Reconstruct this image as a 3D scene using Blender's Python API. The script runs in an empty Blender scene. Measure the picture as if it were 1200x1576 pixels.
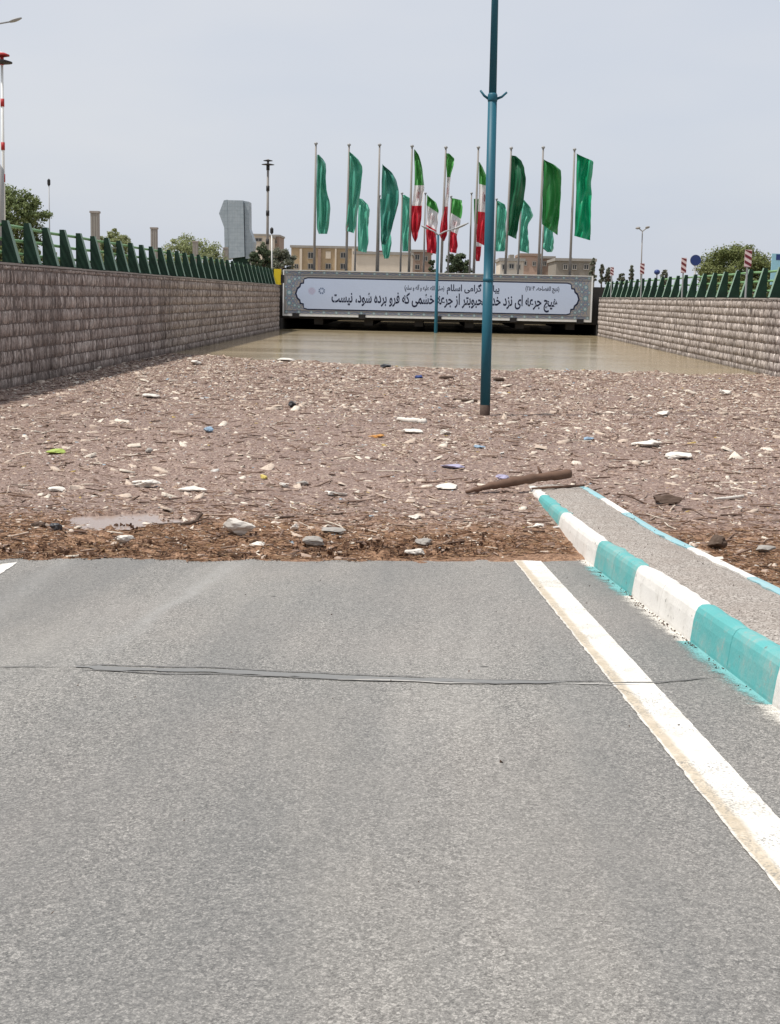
import bpy, math, random
import numpy as np
from mathutils import Matrix, Vector

# ------------------------------------------------------------------ camera, sky, sun, exposure
SC = bpy.context.scene
COL = SC.collection
F, CU, CV, EYE = 2100.0, 600.0, 788.0, 2.0          # focal length and centre in photo pixels, eye above the flood water

def nrm(v):
    v = np.array(v, float); return v / np.linalg.norm(v)
YC = nrm(((660 - CU) / F, (CV - 457) / F, -1))       # road axis in camera axes
ZC = nrm(np.cross((1, -.021, 0), YC))
XC = np.cross(YC, ZC)
cam = bpy.data.cameras.new('camera')
cam.sensor_fit = 'VERTICAL'; cam.sensor_height = 36; cam.lens = 36 * F / 1576
cam.clip_start = .05; cam.clip_end = 3000
co = bpy.data.objects.new('camera', cam); COL.objects.link(co)
M = Matrix.Identity(4)
for i, a in enumerate((XC, YC, ZC)):
    for j in range(3): M[i][j] = a[j]
M[2][3] = EYE
co.matrix_world = M
SC.camera = co

SUN_DIR = nrm((-.40, -.13, .90))
w = bpy.data.worlds.new("World"); SC.world = w; w.use_nodes = True
nt = w.node_tree; bg = nt.nodes['Background']
sky = nt.nodes.new('ShaderNodeTexSky'); sky.sky_type = 'NISHITA'; sky.sun_disc = False
sky.sun_elevation = math.asin(SUN_DIR[2]); sky.sun_rotation = math.atan2(SUN_DIR[0], SUN_DIR[1])
sky.dust_density = 3.0; sky.air_density = 1.0
tc = nt.nodes.new('ShaderNodeTexCoord')
mp = nt.nodes.new('ShaderNodeMapping'); mp.inputs['Scale'].default_value = (1.2, 1.2, 4.0)
nz = nt.nodes.new('ShaderNodeTexNoise'); nz.inputs['Scale'].default_value = 1.7; nz.inputs['Detail'].default_value = 4
nz.inputs['Roughness'].default_value = .5
cr = nt.nodes.new('ShaderNodeValToRGB')                # thin high overcast, in the sky texture's own units
cr.color_ramp.elements[0].position = .36; cr.color_ramp.elements[0].color = (4.6, 4.95, 5.62, 1)
cr.color_ramp.elements[1].position = .66; cr.color_ramp.elements[1].color = (5.3, 5.45, 5.8, 1)
mx = nt.nodes.new('ShaderNodeMix'); mx.data_type = 'RGBA'; mx.inputs[0].default_value = .88
nt.links.new(tc.outputs['Generated'], mp.inputs['Vector']); nt.links.new(mp.outputs[0], nz.inputs['Vector'])
nt.links.new(nz.outputs['Fac'], cr.inputs[0])
nt.links.new(sky.outputs[0], mx.inputs[6]); nt.links.new(cr.outputs[0], mx.inputs[7])
nt.links.new(mx.outputs[2], bg.inputs['Color']); bg.inputs['Strength'].default_value = .105
sl = bpy.data.lights.new('sun', 'SUN'); sl.energy = 3.4; sl.angle = math.radians(3.0); sl.color = (1, .955, .89)
so = bpy.data.objects.new('sun', sl); COL.objects.link(so)
so.rotation_euler = Vector(SUN_DIR).to_track_quat('Z', 'Y').to_euler(); so.location = (-30, 10, 60)
vs = SC.view_settings
vs.view_transform = 'Standard'; vs.look = 'None'; vs.exposure = .4; vs.gamma = 1; vs.use_curve_mapping = False

# ------------------------------------------------------------------ helpers
def ray(u, v):
    d = np.array(((u - CU) / F, (CV - v) / F, -1.0))
    return np.array((d @ XC, d @ YC, d @ ZC))
def at_z(u, v, z=0.0):
    d = ray(u, v); t = (z - EYE) / d[2]; return np.array((0, 0, EYE)) + d * t
def at_y(u, v, Y):
    d = ray(u, v); t = Y / d[1]; return np.array((0, 0, EYE)) + d * t
RZ, RS, RC = .735, .0695, .006                       # the ramp plane z = RZ - RS*y + RC*x
def road_z(x, y): return np.maximum(RZ - RS * y + RC * x, -4.6)
def at_road(u, v, h=0.0):
    d = ray(u, v); t = (RZ + h - EYE) / (d[2] + RS * d[1] - RC * d[0]); return np.array((0, 0, EYE)) + d * t

class MB:
    def __init__(s): s.v = []; s.f = []; s.m = []
    def add(s, vs, fs, mi=0):
        o = len(s.v); s.v += [tuple(map(float, p)) for p in vs]
        s.f += [tuple(i + o for i in f) for f in fs]; s.m += [mi] * len(fs); return s
    def box(s, a, b, mi=0):
        (x0, y0, z0), (x1, y1, z1) = a, b
        return s.add([(x0,y0,z0),(x1,y0,z0),(x1,y1,z0),(x0,y1,z0),(x0,y0,z1),(x1,y0,z1),(x1,y1,z1),(x0,y1,z1)],
                     [(0,3,2,1),(4,5,6,7),(0,1,5,4),(1,2,6,5),(2,3,7,6),(3,0,4,7)], mi)
    def hexa(s, b, t, mi=0):                          # bottom quad, top quad (both counter-clockwise from above)
        return s.add(list(b) + list(t), [(0,3,2,1),(4,5,6,7),(0,1,5,4),(1,2,6,5),(2,3,7,6),(3,0,4,7)], mi)
    def tube(s, pts, r, n=10, mi=0, cap=True):
        pts = [Vector(p) for p in pts]
        rs = r if hasattr(r, '__len__') else [r] * len(pts)
        vs = []; fs = []
        for i, p in enumerate(pts):
            d = (pts[min(i+1, len(pts)-1)] - pts[max(i-1, 0)]).normalized()
            a = d.orthogonal().normalized() if i == 0 else (a - d * a.dot(d)).normalized()
            b = d.cross(a)
            for k in range(n):
                t = 2 * math.pi * k / n
                vs.append(p + (a * math.cos(t) + b * math.sin(t)) * rs[i])
        for i in range(len(pts) - 1):
            for k in range(n):
                fs.append((i*n+k, i*n+(k+1) % n, (i+1)*n+(k+1) % n, (i+1)*n+k))
        if cap:
            fs.append(tuple(reversed(range(n)))); fs.append(tuple(range((len(pts)-1)*n, len(pts)*n)))
        return s.add(vs, fs, mi)
    def poly(s, pts, d, mi=0):                        # closed outline (list of 3-D points) extruded by vector d
        n = len(pts); d = np.array(d)
        vs = [np.array(p) for p in pts] + [np.array(p) + d for p in pts]
        fs = [tuple(range(n)), tuple(reversed(range(n, 2*n)))] + [(i, n+i, n+(i+1) % n, (i+1) % n) for i in range(n)]
        return s.add(vs, fs, mi)
    def build(s, name, mat, parent=None, smooth=False):
        me = bpy.data.meshes.new(name)
        off = root_loc(parent)
        me.from_pydata([(x-off[0], y-off[1], z-off[2]) for x, y, z in s.v], [], s.f)
        for m in (mat if isinstance(mat, (list, tuple)) else [mat]): me.materials.append(m)
        me.polygons.foreach_set('material_index', s.m)
        if smooth: me.polygons.foreach_set('use_smooth', [True] * len(s.f))
        me.update()
        return link(name, me, parent)
def root_loc(p):
    while p is not None and p.parent is not None: p = p.parent
    return (0, 0, 0) if p is None else tuple(p.location)
def link(name, me, parent=None):
    o = bpy.data.objects.new(name, me); COL.objects.link(o)
    if parent is not None: o.parent = parent
    return o
def np_mesh(name, V, faces_n, loops, mat, parent=None, attr=None, smooth=False):
    """V (n,3), faces_n list of loop counts, loops flat vertex indices"""
    me = bpy.data.meshes.new(name)
    V = np.asarray(V, float) - np.array(root_loc(parent))
    me.vertices.add(len(V)); me.vertices.foreach_set('co', V.ravel())
    fn = np.asarray(faces_n, np.int32)
    me.loops.add(int(fn.sum())); me.loops.foreach_set('vertex_index', np.asarray(loops, np.int32).ravel())
    me.polygons.add(len(fn))
    me.polygons.foreach_set('loop_start', np.concatenate(([0], np.cumsum(fn)[:-1])).astype(np.int32))
    me.polygons.foreach_set('loop_total', fn)
    for m in (mat if isinstance(mat, (list, tuple)) else [mat]): me.materials.append(m)
    me.update(calc_edges=True); me.validate()
    if smooth: me.polygons.foreach_set('use_smooth', np.ones(len(fn), bool))
    if attr is not None and len(attr) == len(me.polygons):
        a = me.attributes.new('tone', 'FLOAT', 'FACE'); a.data.foreach_set('value', np.asarray(attr, np.float32))
    return link(name, me, parent)
def thing(name, label, cat, loc=(0, 0, 0), group=None):
    o = bpy.data.objects.new(name, None); COL.objects.link(o)
    o.location = tuple(float(a) for a in loc); o.empty_display_size = .3
    return tag(o, label, cat, group)
def tag(o, label, cat, group=None):
    o['label'] = label; o['category'] = cat
    if group: o['group'] = group
    return o
def struct(o): o['kind'] = 'structure'; return o
def stuff(o, label, cat): o['kind'] = 'stuff'; o['label'] = label; o['category'] = cat; return o

def srgb(r, g, b):
    return tuple(((c/255)/12.92 if c <= 10 else ((c/255+.055)/1.055)**2.4) for c in (r, g, b)) + (1,)

class Mat:
    """small node wrapper"""
    def __init__(s, name, rough=.7, col=(.5,.5,.5), spec=.3, metal=0.0):
        s.m = bpy.data.materials.new(name); s.m.use_nodes = True
        s.nt = s.m.node_tree; s.b = s.nt.nodes['Principled BSDF']
        s.b.inputs['Roughness'].default_value = rough
        s.b.inputs['Base Color'].default_value = tuple(col)[:3] + (1,)
        s.b.inputs['Specular IOR Level'].default_value = spec
        s.b.inputs['Metallic'].default_value = metal
        s._pos = None
    def n(s, t, **kw):
        nd = s.nt.nodes.new(t)
        for k, v in kw.items(): setattr(nd, k, v)
        return nd
    def l(s, a, b): s.nt.links.new(a, b)
    def pos(s, scale=(1,1,1)):
        g = s.n('ShaderNodeNewGeometry')
        mp = s.n('ShaderNodeMapping'); mp.inputs['Scale'].default_value = scale
        s.l(g.outputs['Position'], mp.inputs['Vector']); return mp.outputs[0]
    def noise(s, scale, detail=3, rough=.55, stretch=(1,1,1)):
        nd = s.n('ShaderNodeTexNoise'); nd.inputs['Scale'].default_value = scale
        nd.inputs['Detail'].default_value = detail; nd.inputs['Roughness'].default_value = rough
        s.l(s.pos(stretch), nd.inputs['Vector']); return nd.outputs['Fac']
    def voro(s, scale, out='Color', stretch=(1,1,1), feature='F1'):
        nd = s.n('ShaderNodeTexVoronoi'); nd.inputs['Scale'].default_value = scale; nd.feature = feature
        s.l(s.pos(stretch), nd.inputs['Vector']); return nd.outputs[out]
    def ramp(s, fac, stops, interp='LINEAR'):
        nd = s.n('ShaderNodeValToRGB'); e = nd.color_ramp.elements; nd.color_ramp.interpolation = interp
        while len(e) < len(stops): e.new(.5)
        for i, (p, c) in enumerate(stops):
            e[i].position = p; e[i].color = (c, c, c, 1) if isinstance(c, (int, float)) else tuple(c)[:3] + (1,)
        s.l(fac, nd.inputs[0]); return nd.outputs[0]
    def mix(s, fac, a, b, mode='MIX'):
        nd = s.n('ShaderNodeMix', data_type='RGBA', blend_type=mode)
        for i, x in ((0, fac), (6, a), (7, b)):
            if hasattr(x, 'is_linked'): s.l(x, nd.inputs[i])
            else: nd.inputs[i].default_value = x if i == 0 else tuple(x)[:3] + (1,)
        return nd.outputs[2]
    def math(s, op, a, b=0.0):
        nd = s.n('ShaderNodeMath', operation=op)
        for i, x in enumerate((a, b)):
            if hasattr(x, 'is_linked'): s.l(x, nd.inputs[i])
            else: nd.inputs[i].default_value = x
        return nd.outputs[0]
    def attr(s, name='tone'):
        nd = s.n('ShaderNodeAttribute'); nd.attribute_name = name; return nd.outputs['Fac']
    def color(s, sock): s.l(sock, s.b.inputs['Base Color']); return s
    def rough(s, sock): s.l(sock, s.b.inputs['Roughness']); return s
    def bump(s, h, strength=.5, dist=.01):
        nd = s.n('ShaderNodeBump'); nd.inputs['Strength'].default_value = strength; nd.inputs['Distance'].default_value = dist
        s.l(h, nd.inputs['Height']); s.l(nd.outputs[0], s.b.inputs['Normal']); return s
def paint(name, col, rough=.5, dirt=.25, scale=3.0, spec=.3, metal=0.0, dirtcol=(.16,.13,.1), stretch=(1,1,1)):
    """painted or plain surface with uneven wear"""
    m = Mat(name, rough, col, spec, metal)
    n1 = m.noise(scale, 5, .65, stretch); n2 = m.noise(scale * 9, 3, .6, stretch)
    f = m.ramp(m.math('ADD', m.math('MULTIPLY', n1, .65), m.math('MULTIPLY', n2, .35)), [(.42, 0), (.72, dirt)])
    c = m.mix(f, col, dirtcol)
    m.color(m.mix(m.ramp(n2, [(.35, .12), (.65, 0)]), c, tuple(x * .7 for x in col[:3])))
    m.bump(n2, .15, .004)
    return m.m
rng = np.random.default_rng(7)
R = random.Random(5)

# ------------------------------------------------------------------ value noise for geometry
def vnoise(x, y, seed=0):
    x = np.asarray(x, float); y = np.asarray(y, float)
    xi = np.floor(x).astype(np.int64); yi = np.floor(y).astype(np.int64); xf = x - xi; yf = y - yi
    def h(a, b):
        n = (a * 374761393 + b * 668265263 + seed * 982451653) & 0xffffffff
        n = ((n ^ (n >> 13)) * 1274126177) & 0xffffffff
        return ((n ^ (n >> 16)) & 0xffff) / 65535.0
    sx = xf * xf * (3 - 2 * xf); sy = yf * yf * (3 - 2 * yf)
    a = h(xi, yi) * (1 - sx) + h(xi + 1, yi) * sx; b = h(xi, yi + 1) * (1 - sx) + h(xi + 1, yi + 1) * sx
    return a * (1 - sy) + b * sy
def fbm(x, y, seed=0, o=4):
    s = 0; a = .5
    for k in range(o): s = s + a * vnoise(x * 2**k, y * 2**k, seed + k); a *= .5
    return s

# ------------------------------------------------------------------ materials
def m_asphalt():
    m = Mat('asphalt', .85, spec=.25)
    v = m.voro(330, 'Color'); bw = m.n('ShaderNodeRGBToBW'); m.l(v, bw.inputs[0])
    v2 = m.voro(175, 'Color'); bw2 = m.n('ShaderNodeRGBToBW'); m.l(v2, bw2.inputs[0])
    v3 = m.voro(95, 'Color'); bw3 = m.n('ShaderNodeRGBToBW'); m.l(v3, bw3.inputs[0])
    g = m.math('ADD', m.math('ADD', m.math('MULTIPLY', bw.outputs[0], .38), m.math('MULTIPLY', bw2.outputs[0], .36)), m.math('MULTIPLY', bw3.outputs[0], .26))
    agg = m.ramp(g, [(.24, (.035,.033,.031)), (.40, (.160,.154,.144)), (.57, (.275,.263,.243)), (.76, (.58,.55,.505))])
    big = m.noise(.55, 4, .6, (1, .5, 1))                                    # worn and dusty patches
    c = m.mix(m.ramp(big, [(.38, .2), (.62, 0)]), agg, (.17,.178,.176))
    c = m.mix(m.ramp(m.noise(.37, 3, .6), [(.42, 0), (.7, .3)]), c, (.30,.265,.24))
    c = m.mix(m.ramp(m.noise(1.15, 3, .55, (1, .09, 1)), [(.40, .48), (.60, 0)]), c, (.145,.148,.146))   # darker wheel paths along the lane
    c = m.mix(m.ramp(m.noise(1.7, 4, .6, (1, .12, 1)), [(.55, 0), (.74, .35)]), c, (.37,.355,.33))
    dust = m.noise(.8, 5, .65, (1.4, .35, 1))
    c = m.mix(m.ramp(dust, [(.5, 0), (.78, .3)]), c, (.33,.31,.275))
    sep = m.n('ShaderNodeSeparateXYZ'); m.l(m.pos(), sep.inputs[0])
    # dried mud tracks left by a turning wheel
    wob = m.noise(1.3, 3)
    for (a, b, cc, wd, st) in TRACKS:
        d = m.math('ADD', m.math('ADD', m.math('MULTIPLY', sep.outputs[0], a), m.math('MULTIPLY', sep.outputs[1], b)), cc)
        d = m.math('ABSOLUTE', m.math('ADD', d, m.math('MULTIPLY', m.math('SUBTRACT', wob, .5), wd * 2.2)))
        f = m.math('MULTIPLY', m.ramp(m.math('DIVIDE', d, wd), [(0.2, st), (1, 0)]), m.ramp(m.noise(9, 4), [(.3, .3), (.7, 1)]))
        lim = m.ramp(m.math('MULTIPLY', sep.outputs[1], .1), [(.52, 0), (.7, 1)])
        c = m.mix(m.math('MULTIPLY', f, lim), c, (.34,.335,.32))
    spots = m.ramp(m.voro(2.2, 'Distance'), [(.03, .75), (.06, 0)])
    c = m.mix(m.math('MULTIPLY', spots, m.ramp(m.noise(3, 2), [(.5, 0), (.6, 1)])), c, (.05,.047,.045))
    m.color(c); m.bump(g, .8, .004)
    return m.m
def line_through(p, q):
    d = q - p; n = np.array((-d[1], d[0])) / math.hypot(d[0], d[1]); return n[0], n[1], -(n[0]*p[0] + n[1]*p[1])
TRACKS = []
for (p, q, wd, st) in (((350, 868), (265, 930), .07, .42), ((270, 925), (120, 1012), .07, .36), ((95, 868), (10, 925), .12, .3)):
    TRACKS.append(line_through(at_road(*p), at_road(*q)) + (wd, st))
MAT = {}
MAT['asphalt'] = m_asphalt()
def m_gravel():
    m = Mat('island_concrete', .9, spec=.2)
    v = m.voro(120, 'Color'); bw = m.n('ShaderNodeRGBToBW'); m.l(v, bw.inputs[0])
    c = m.ramp(bw.outputs[0], [(.15, (.12,.104,.09)), (.45, (.29,.26,.232)), (.8, (.47,.43,.39))])
    c = m.mix(m.ramp(m.noise(3, 5, .7), [(.42, 0), (.7, .5)]), c, (.235,.195,.165))
    m.color(c); m.bump(bw.outputs[0], .6, .005); return m.m
MAT['island'] = m_gravel()
def m_kerb(name, col, bare=.5):
    m = Mat(name, .62, col, .3)
    n = m.noise(7, 6, .7); n2 = m.noise(45, 3, .6)
    chip = m.ramp(m.math('ADD', m.math('MULTIPLY', n, .6), m.math('MULTIPLY', n2, .4)), [(.565, 0), (.63, bare)])
    c = m.mix(m.ramp(m.noise(2.2, 4), [(.35, .3), (.65, 0)]), col, tuple(x * .78 for x in col[:3]))
    c = m.mix(chip, c, (.33,.30,.27))
    c = m.mix(m.ramp(m.noise(16, 2, .5, (1,1,1)), [(.70, 0), (.76, .8)]), c, (.10,.085,.07))
    c = m.mix(m.ramp(m.noise(3.5, 5, .7), [(.45, 0), (.75, .45)]), c, (.45,.43,.38))
    m.color(c); m.bump(n2, .5, .005); return m.m
MAT['kerb_teal'] = m_kerb('teal_kerb_paint', (.105,.385,.38))
MAT['kerb_faded'] = m_kerb('faded_blue_kerb_paint', (.26,.46,.50))
MAT['kerb_white'] = m_kerb('white_kerb_paint', (.74,.72,.68))
MAT['kerb_bare'] = m_kerb('bare_kerb_concrete', (.36,.31,.26), .6)
def m_line():
    m = Mat('road_paint', .7, spec=.25)
    c = m.ramp(m.noise(5, 5, .7), [(.35, (.58,.55,.49)), (.55, (.72,.70,.66)), (.75, (.78,.77,.74))])
    uv = m.n('ShaderNodeUVMap'); sp = m.n('ShaderNodeSeparateXYZ'); m.l(uv.outputs[0], sp.inputs[0])
    e = m.math('ADD', sp.outputs[0], m.math('MULTIPLY', m.math('SUBTRACT', m.noise(6, 5, .7), .5), .12))
    tan = m.ramp(m.noise(11, 5, .75), [(.35, (.40,.33,.235)), (.6, (.52,.44,.33)), (.75, (.62,.57,.48))])
    c = m.mix(m.ramp(e, [(.03, .25), (.07, .9), (.24, .85), (.36, 0)]), c, tan)  # an older, dirtier coat shows along the left side
    v = m.voro(150, 'Color'); bw = m.n('ShaderNodeRGBToBW'); m.l(v, bw.inputs[0])
    wear = m.math('MULTIPLY', m.ramp(bw.outputs[0], [(.25, 1), (.42, 0)]), m.ramp(m.noise(3, 5, .7), [(.42, 0.12), (.62, .8)]))
    c = m.mix(wear, c, (.2,.19,.175))
    m.color(c); m.bump(bw.outputs[0], .3, .003); return m.m
MAT['line'] = m_line()
def m_stone(name, a, b, c_, drip):
    m = Mat(name, .92, spec=.12)
    t = m.attr()
    c = m.ramp(t, [(0, tuple(x * .6 for x in a)), (.14, a), (.55, b), (.85, c_), (1, tuple(min(1, x * 1.3) for x in c_))])
    v = m.noise(26, 4, .75, (1, 1, .22))                                         # split, vertically grained faces
    c = m.mix(m.ramp(v, [(.38, .75), (.56, 0)]), c, tuple(x * .38 for x in a))
    c = m.mix(m.ramp(v, [(.58, 0), (.72, .45)]), c, tuple(min(1, x * 1.35) for x in c_))
    st = m.noise(.9, 5, .7, (1, 1, .3))                                          # drip stains and soot
    c = m.mix(m.ramp(st, [(.5, 0), (.68, drip)]), c, tuple(x * .22 for x in a))
    sep = m.n('ShaderNodeSeparateXYZ'); m.l(m.pos(), sep.inputs[0])
    wet = m.math('ADD', sep.outputs[2], m.math('MULTIPLY', m.math('SUBTRACT', m.noise(2.5, 4, .6), .5), .5))
    c = m.mix(m.ramp(wet, [(.06, .55), (.2, 0)]), c, tuple(x * .3 for x in a))   # wet tide line above the flood
    m.color(c); m.bump(m.noise(40, 4, .75, (1, 1, .4)), .9, .03); return m.m
MAT['stone_l'] = m_stone('brown_split_stone', (.40,.325,.285), (.53,.44,.39), (.66,.57,.51), .55)
MAT['stone_r'] = m_stone('pale_split_stone', (.38,.325,.29), (.51,.445,.40), (.64,.57,.525), .28)
MAT['mortar'] = paint('wall_mortar', (.15,.12,.105), .95, .4)
MAT['coping'] = paint('coping_concrete', (.36,.32,.29), .9, .5)
def m_water():
    m = Mat('flood_water', .12, (.26,.225,.135), .5)
    m.b.inputs['IOR'].default_value = 1.33
    c = m.ramp(m.noise(.35, 5, .65, (.3, 1, 1)), [(.3, (.275,.215,.125)), (.7, (.325,.262,.165))])
    c = m.mix(m.ramp(m.noise(1.2, 4, .6, (.35, 1, 1)), [(.6, 0), (.75, .22)]), c, (.40,.36,.28))  # drifts of silt and scum
    m.color(c)
    m.rough(m.ramp(m.noise(.4, 4, .65, (.25, 1, 1)), [(.35, .10), (.65, .20)]))
    h = m.math('ADD', m.noise(1.1, 4, .6, (.5, 1, 1)), m.math('MULTIPLY', m.noise(6, 3, .6, (.6, 1, 1)), .3))
    m.bump(h, .6, .035); return m.m
MAT['water'] = m_water()
def m_mat():
    m = Mat('wet_debris', .75, spec=.3)
    v = m.voro(26, 'Color', (1, 1, 1)); bw = m.n('ShaderNodeRGBToBW'); m.l(v, bw.inputs[0])
    v2 = m.voro(70, 'Color', (1, 1, 1)); bw2 = m.n('ShaderNodeRGBToBW'); m.l(v2, bw2.inputs[0])
    g = m.math('ADD', m.math('MULTIPLY', bw.outputs[0], .4), m.math('MULTIPLY', bw2.outputs[0], .6))
    fine = m.ramp(g, [(.2, (.085,.052,.04)), (.42, (.215,.146,.117)), (.62, (.31,.222,.182)), (.85, (.50,.395,.33))])
    straw = m.ramp(g, [(.2, (.09,.046,.026)), (.5, (.22,.122,.07)), (.85, (.38,.24,.15))])
    n = m.noise(.5, 5, .65, (1, .6, 1))
    c = m.mix(m.ramp(n, [(.4, 0), (.65, .55)]), fine, (.18,.128,.11))
    sep = m.n('ShaderNodeSeparateXYZ'); m.l(m.pos(), sep.inputs[0])
    yy = m.math('ADD', sep.outputs[1], m.math('MULTIPLY', m.noise(1.6, 4, .6), 1.6))
    c = m.mix(m.ramp(m.math('MULTIPLY', yy, .05), [(.612, 1), (.652, 0)]), c, straw)
    m.color(c); m.bump(g, .9, .02); return m.m
MAT['debris'] = m_mat()
def m_tone(name, stops, rough=.8, dirt=(.12,.09,.07), spec=.25, interp='CONSTANT'):
    m = Mat(name, rough, spec=spec)
    c = m.ramp(m.attr(), stops, interp)
    c = m.mix(m.ramp(m.noise(30, 4, .7), [(.5, 0), (.7, .55)]), c, dirt)
    m.color(c); m.bump(m.noise(60, 3), .4, .006); return m.m
MAT['chips'] = m_tone('litter_chips', [(0, (.66,.59,.50)), (.07, (.53,.435,.355)), (.19, (.39,.295,.235)), (.39, (.27,.188,.148)),
    (.65, (.20,.132,.102)), (.84, (.11,.07,.052)), (.95, (.045,.038,.033)), (.965, (.55,.53,.50)), (.985, (.28,.36,.42)), (.993, (.42,.3,.1))])
MAT['straw'] = m_tone('straw_stems', [(0, (.42,.28,.175)), (.22, (.28,.16,.09)), (.55, (.165,.088,.05)), (.8, (.07,.042,.027))])
MAT['mud'] = paint('sodden_mud', (.10,.052,.03), .85, .5, 12, dirtcol=(.04,.024,.016))
MAT['foam'] = paint('dirty_white_foam', (.70,.67,.61), .8, .5, 9, dirtcol=(.30,.23,.18))
MAT['pale_stone'] = paint('pale_stone', (.68,.64,.58), .9, .5, 8, dirtcol=(.2,.155,.12))
MAT['grey_stone'] = paint('grey_stone', (.33,.31,.285), .9, .5, 8)
MAT['wood'] = paint('wet_driftwood', (.15,.088,.06), .75, .6, 6, dirtcol=(.06,.038,.028), stretch=(.5,3,3))
MAT['dark_wood'] = paint('dark_driftwood', (.085,.055,.04), .8, .4, 6)
MAT['black_plastic'] = paint('black_plastic', (.03,.034,.042), .4, .3, 6)
MAT['lime'] = paint('lime_plastic', (.36,.46,.10), .45, .25, 8)
MAT['blue_plastic'] = paint('blue_plastic', (.28,.40,.52), .4, .3, 8)
MAT['lavender'] = paint('lavender_plastic', (.38,.36,.50), .5, .3, 8)
MAT['orange'] = paint('orange_plastic', (.52,.25,.07), .55, .3, 8)
MAT['yellow_scrap'] = paint('yellow_plastic', (.62,.50,.14), .55, .2, 8)
MAT['pole_teal'] = paint('teal_pole_paint', (.012,.100,.145), .5, .10, 2.5, spec=.3, dirtcol=(.10,.12,.12), stretch=(1,1,.3))
MAT['rust'] = paint('rusty_steel', (.06,.038,.03), .85, .5, 8)
MAT['steel'] = paint('galvanised_steel', (.34,.35,.36), .5, .2, 3, spec=.4)
MAT['dull_pole'] = paint('weathered_pole', (.25,.235,.22), .6, .3, 3)
MAT['green_edge'] = Mat('pale_green_paint', .6, (.20,.30,.225), .3).m
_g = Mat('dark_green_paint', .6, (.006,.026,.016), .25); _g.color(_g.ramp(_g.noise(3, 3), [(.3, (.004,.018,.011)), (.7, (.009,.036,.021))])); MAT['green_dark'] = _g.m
MAT['green_rail'] = paint('green_rail_paint', (.17,.34,.15), .5, .25, 4, dirtcol=(.26,.30,.16))
MAT['white_paint'] = paint('white_paint', (.78,.78,.76), .6, .2, 3)
MAT['red_paint'] = paint('red_paint', (.42,.03,.03), .55, .2, 3)
MAT['maroon'] = paint('hazard_maroon', (.16,.02,.03), .55, .15, 3)
MAT['hazard_white'] = paint('hazard_pink_white', (.70,.55,.55), .55, .15, 3)
MAT['sign_blue'] = paint('sign_blue', (.02,.045,.17), .45, .1, 3)
MAT['sky_blue'] = paint('pale_blue_sheet', (.28,.52,.62), .5, .1, 3)
MAT['yellow'] = paint('yellow_paint', (.66,.50,.02), .5, .15, 3)
MAT['black'] = paint('black_paint', (.02,.02,.022), .6, .2, 3)
MAT['concrete'] = paint('concrete', (.34,.32,.29), .9, .45, 1.2)
MAT['dark_concrete'] = paint('shaded_concrete', (.030,.028,.026), .9, .4, 1.2, dirtcol=(.06,.055,.05))  # near-black: the deep shade around the bridge is put into the colour
MAT['soil'] = paint('dry_soil', (.30,.25,.18), .95, .4, .15)
MAT['pillar'] = paint('grey_tan_concrete', (.36,.32,.29), .9, .4, 1.5)
MAT['brick_tan'] = paint('tan_brick', (.47,.36,.23), .9, .35, 1.2)
MAT['brick_brown'] = paint('brown_brick', (.33,.24,.19), .9, .35, 1.2)
MAT['pink_render'] = paint('pinkish_render', (.47,.33,.26), .9, .3, 1)
MAT['cream'] = paint('cream_render', (.66,.58,.48), .9, .2, .7)
MAT['grey_render'] = paint('grey_brown_render', (.27,.245,.21), .9, .3, 1)
MAT['glass'] = paint('dark_window', (.04,.045,.05), .2, .1, 2, spec=.5)
MAT['bark'] = paint('bark', (.11,.08,.06), .95, .4, 5)
def m_leaf(name, a, b, c_):
    m = Mat(name, .75, spec=.2)
    m.color(m.ramp(m.attr(), [(0, a), (.5, b), (1, c_)]))
    m.b.inputs['Subsurface Weight'].default_value = 0
    tr = m.n('ShaderNodeBsdfTranslucent'); m.l(m.ramp(m.attr(), [(0, b), (1, c_)]), tr.inputs['Color'])
    ms = m.n('ShaderNodeMixShader'); ms.inputs[0].default_value = .25
    out = m.nt.nodes['Material Output']
    m.l(m.b.outputs[0], ms.inputs[1]); m.l(tr.outputs[0], ms.inputs[2]); m.l(ms.outputs[0], out.inputs['Surface'])
    return m.m
MAT['leaf_olive'] = m_leaf('olive_leaves', (.08,.10,.035), (.145,.17,.06), (.225,.245,.105))
MAT['leaf_mid'] = m_leaf('mid_green_leaves', (.085,.115,.045), (.15,.19,.075), (.23,.26,.12))
MAT['leaf_pale'] = m_leaf('pale_green_leaves', (.17,.20,.09), (.25,.28,.13), (.33,.35,.19))
MAT['leaf_dark'] = m_leaf('dark_green_leaves', (.045,.065,.038), (.075,.10,.055), (.12,.145,.085))
MAT['leaf_grey'] = m_leaf('grey_green_leaves', (.12,.13,.10), (.18,.19,.14), (.25,.26,.20))
def m_tower():
    m = Mat('panel_cladding', .45, spec=.4)
    sep = m.n('ShaderNodeSeparateXYZ'); m.l(m.pos(), sep.inputs[0])
    v = m.voro(3.0, 'Color'); bw = m.n('ShaderNodeRGBToBW'); m.l(v, bw.inputs[0])
    c = m.ramp(bw.outputs[0], [(.3, (.30,.35,.385)), (.7, (.34,.39,.425))])
    fx = m.math('FRACT', m.math('MULTIPLY', sep.outputs[0], 3.4)); fz = m.math('FRACT', m.math('MULTIPLY', sep.outputs[2], 2.6))
    j = m.math('MAXIMUM', m.ramp(fx, [(.0, 1), (.12, 0)]), m.ramp(fz, [(.0, 1), (.16, 0)]))
    m.color(m.mix(m.math('MULTIPLY', j, .5), c, (.16,.19,.21))); return m.m
MAT['tower'] = m_tower()
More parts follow.
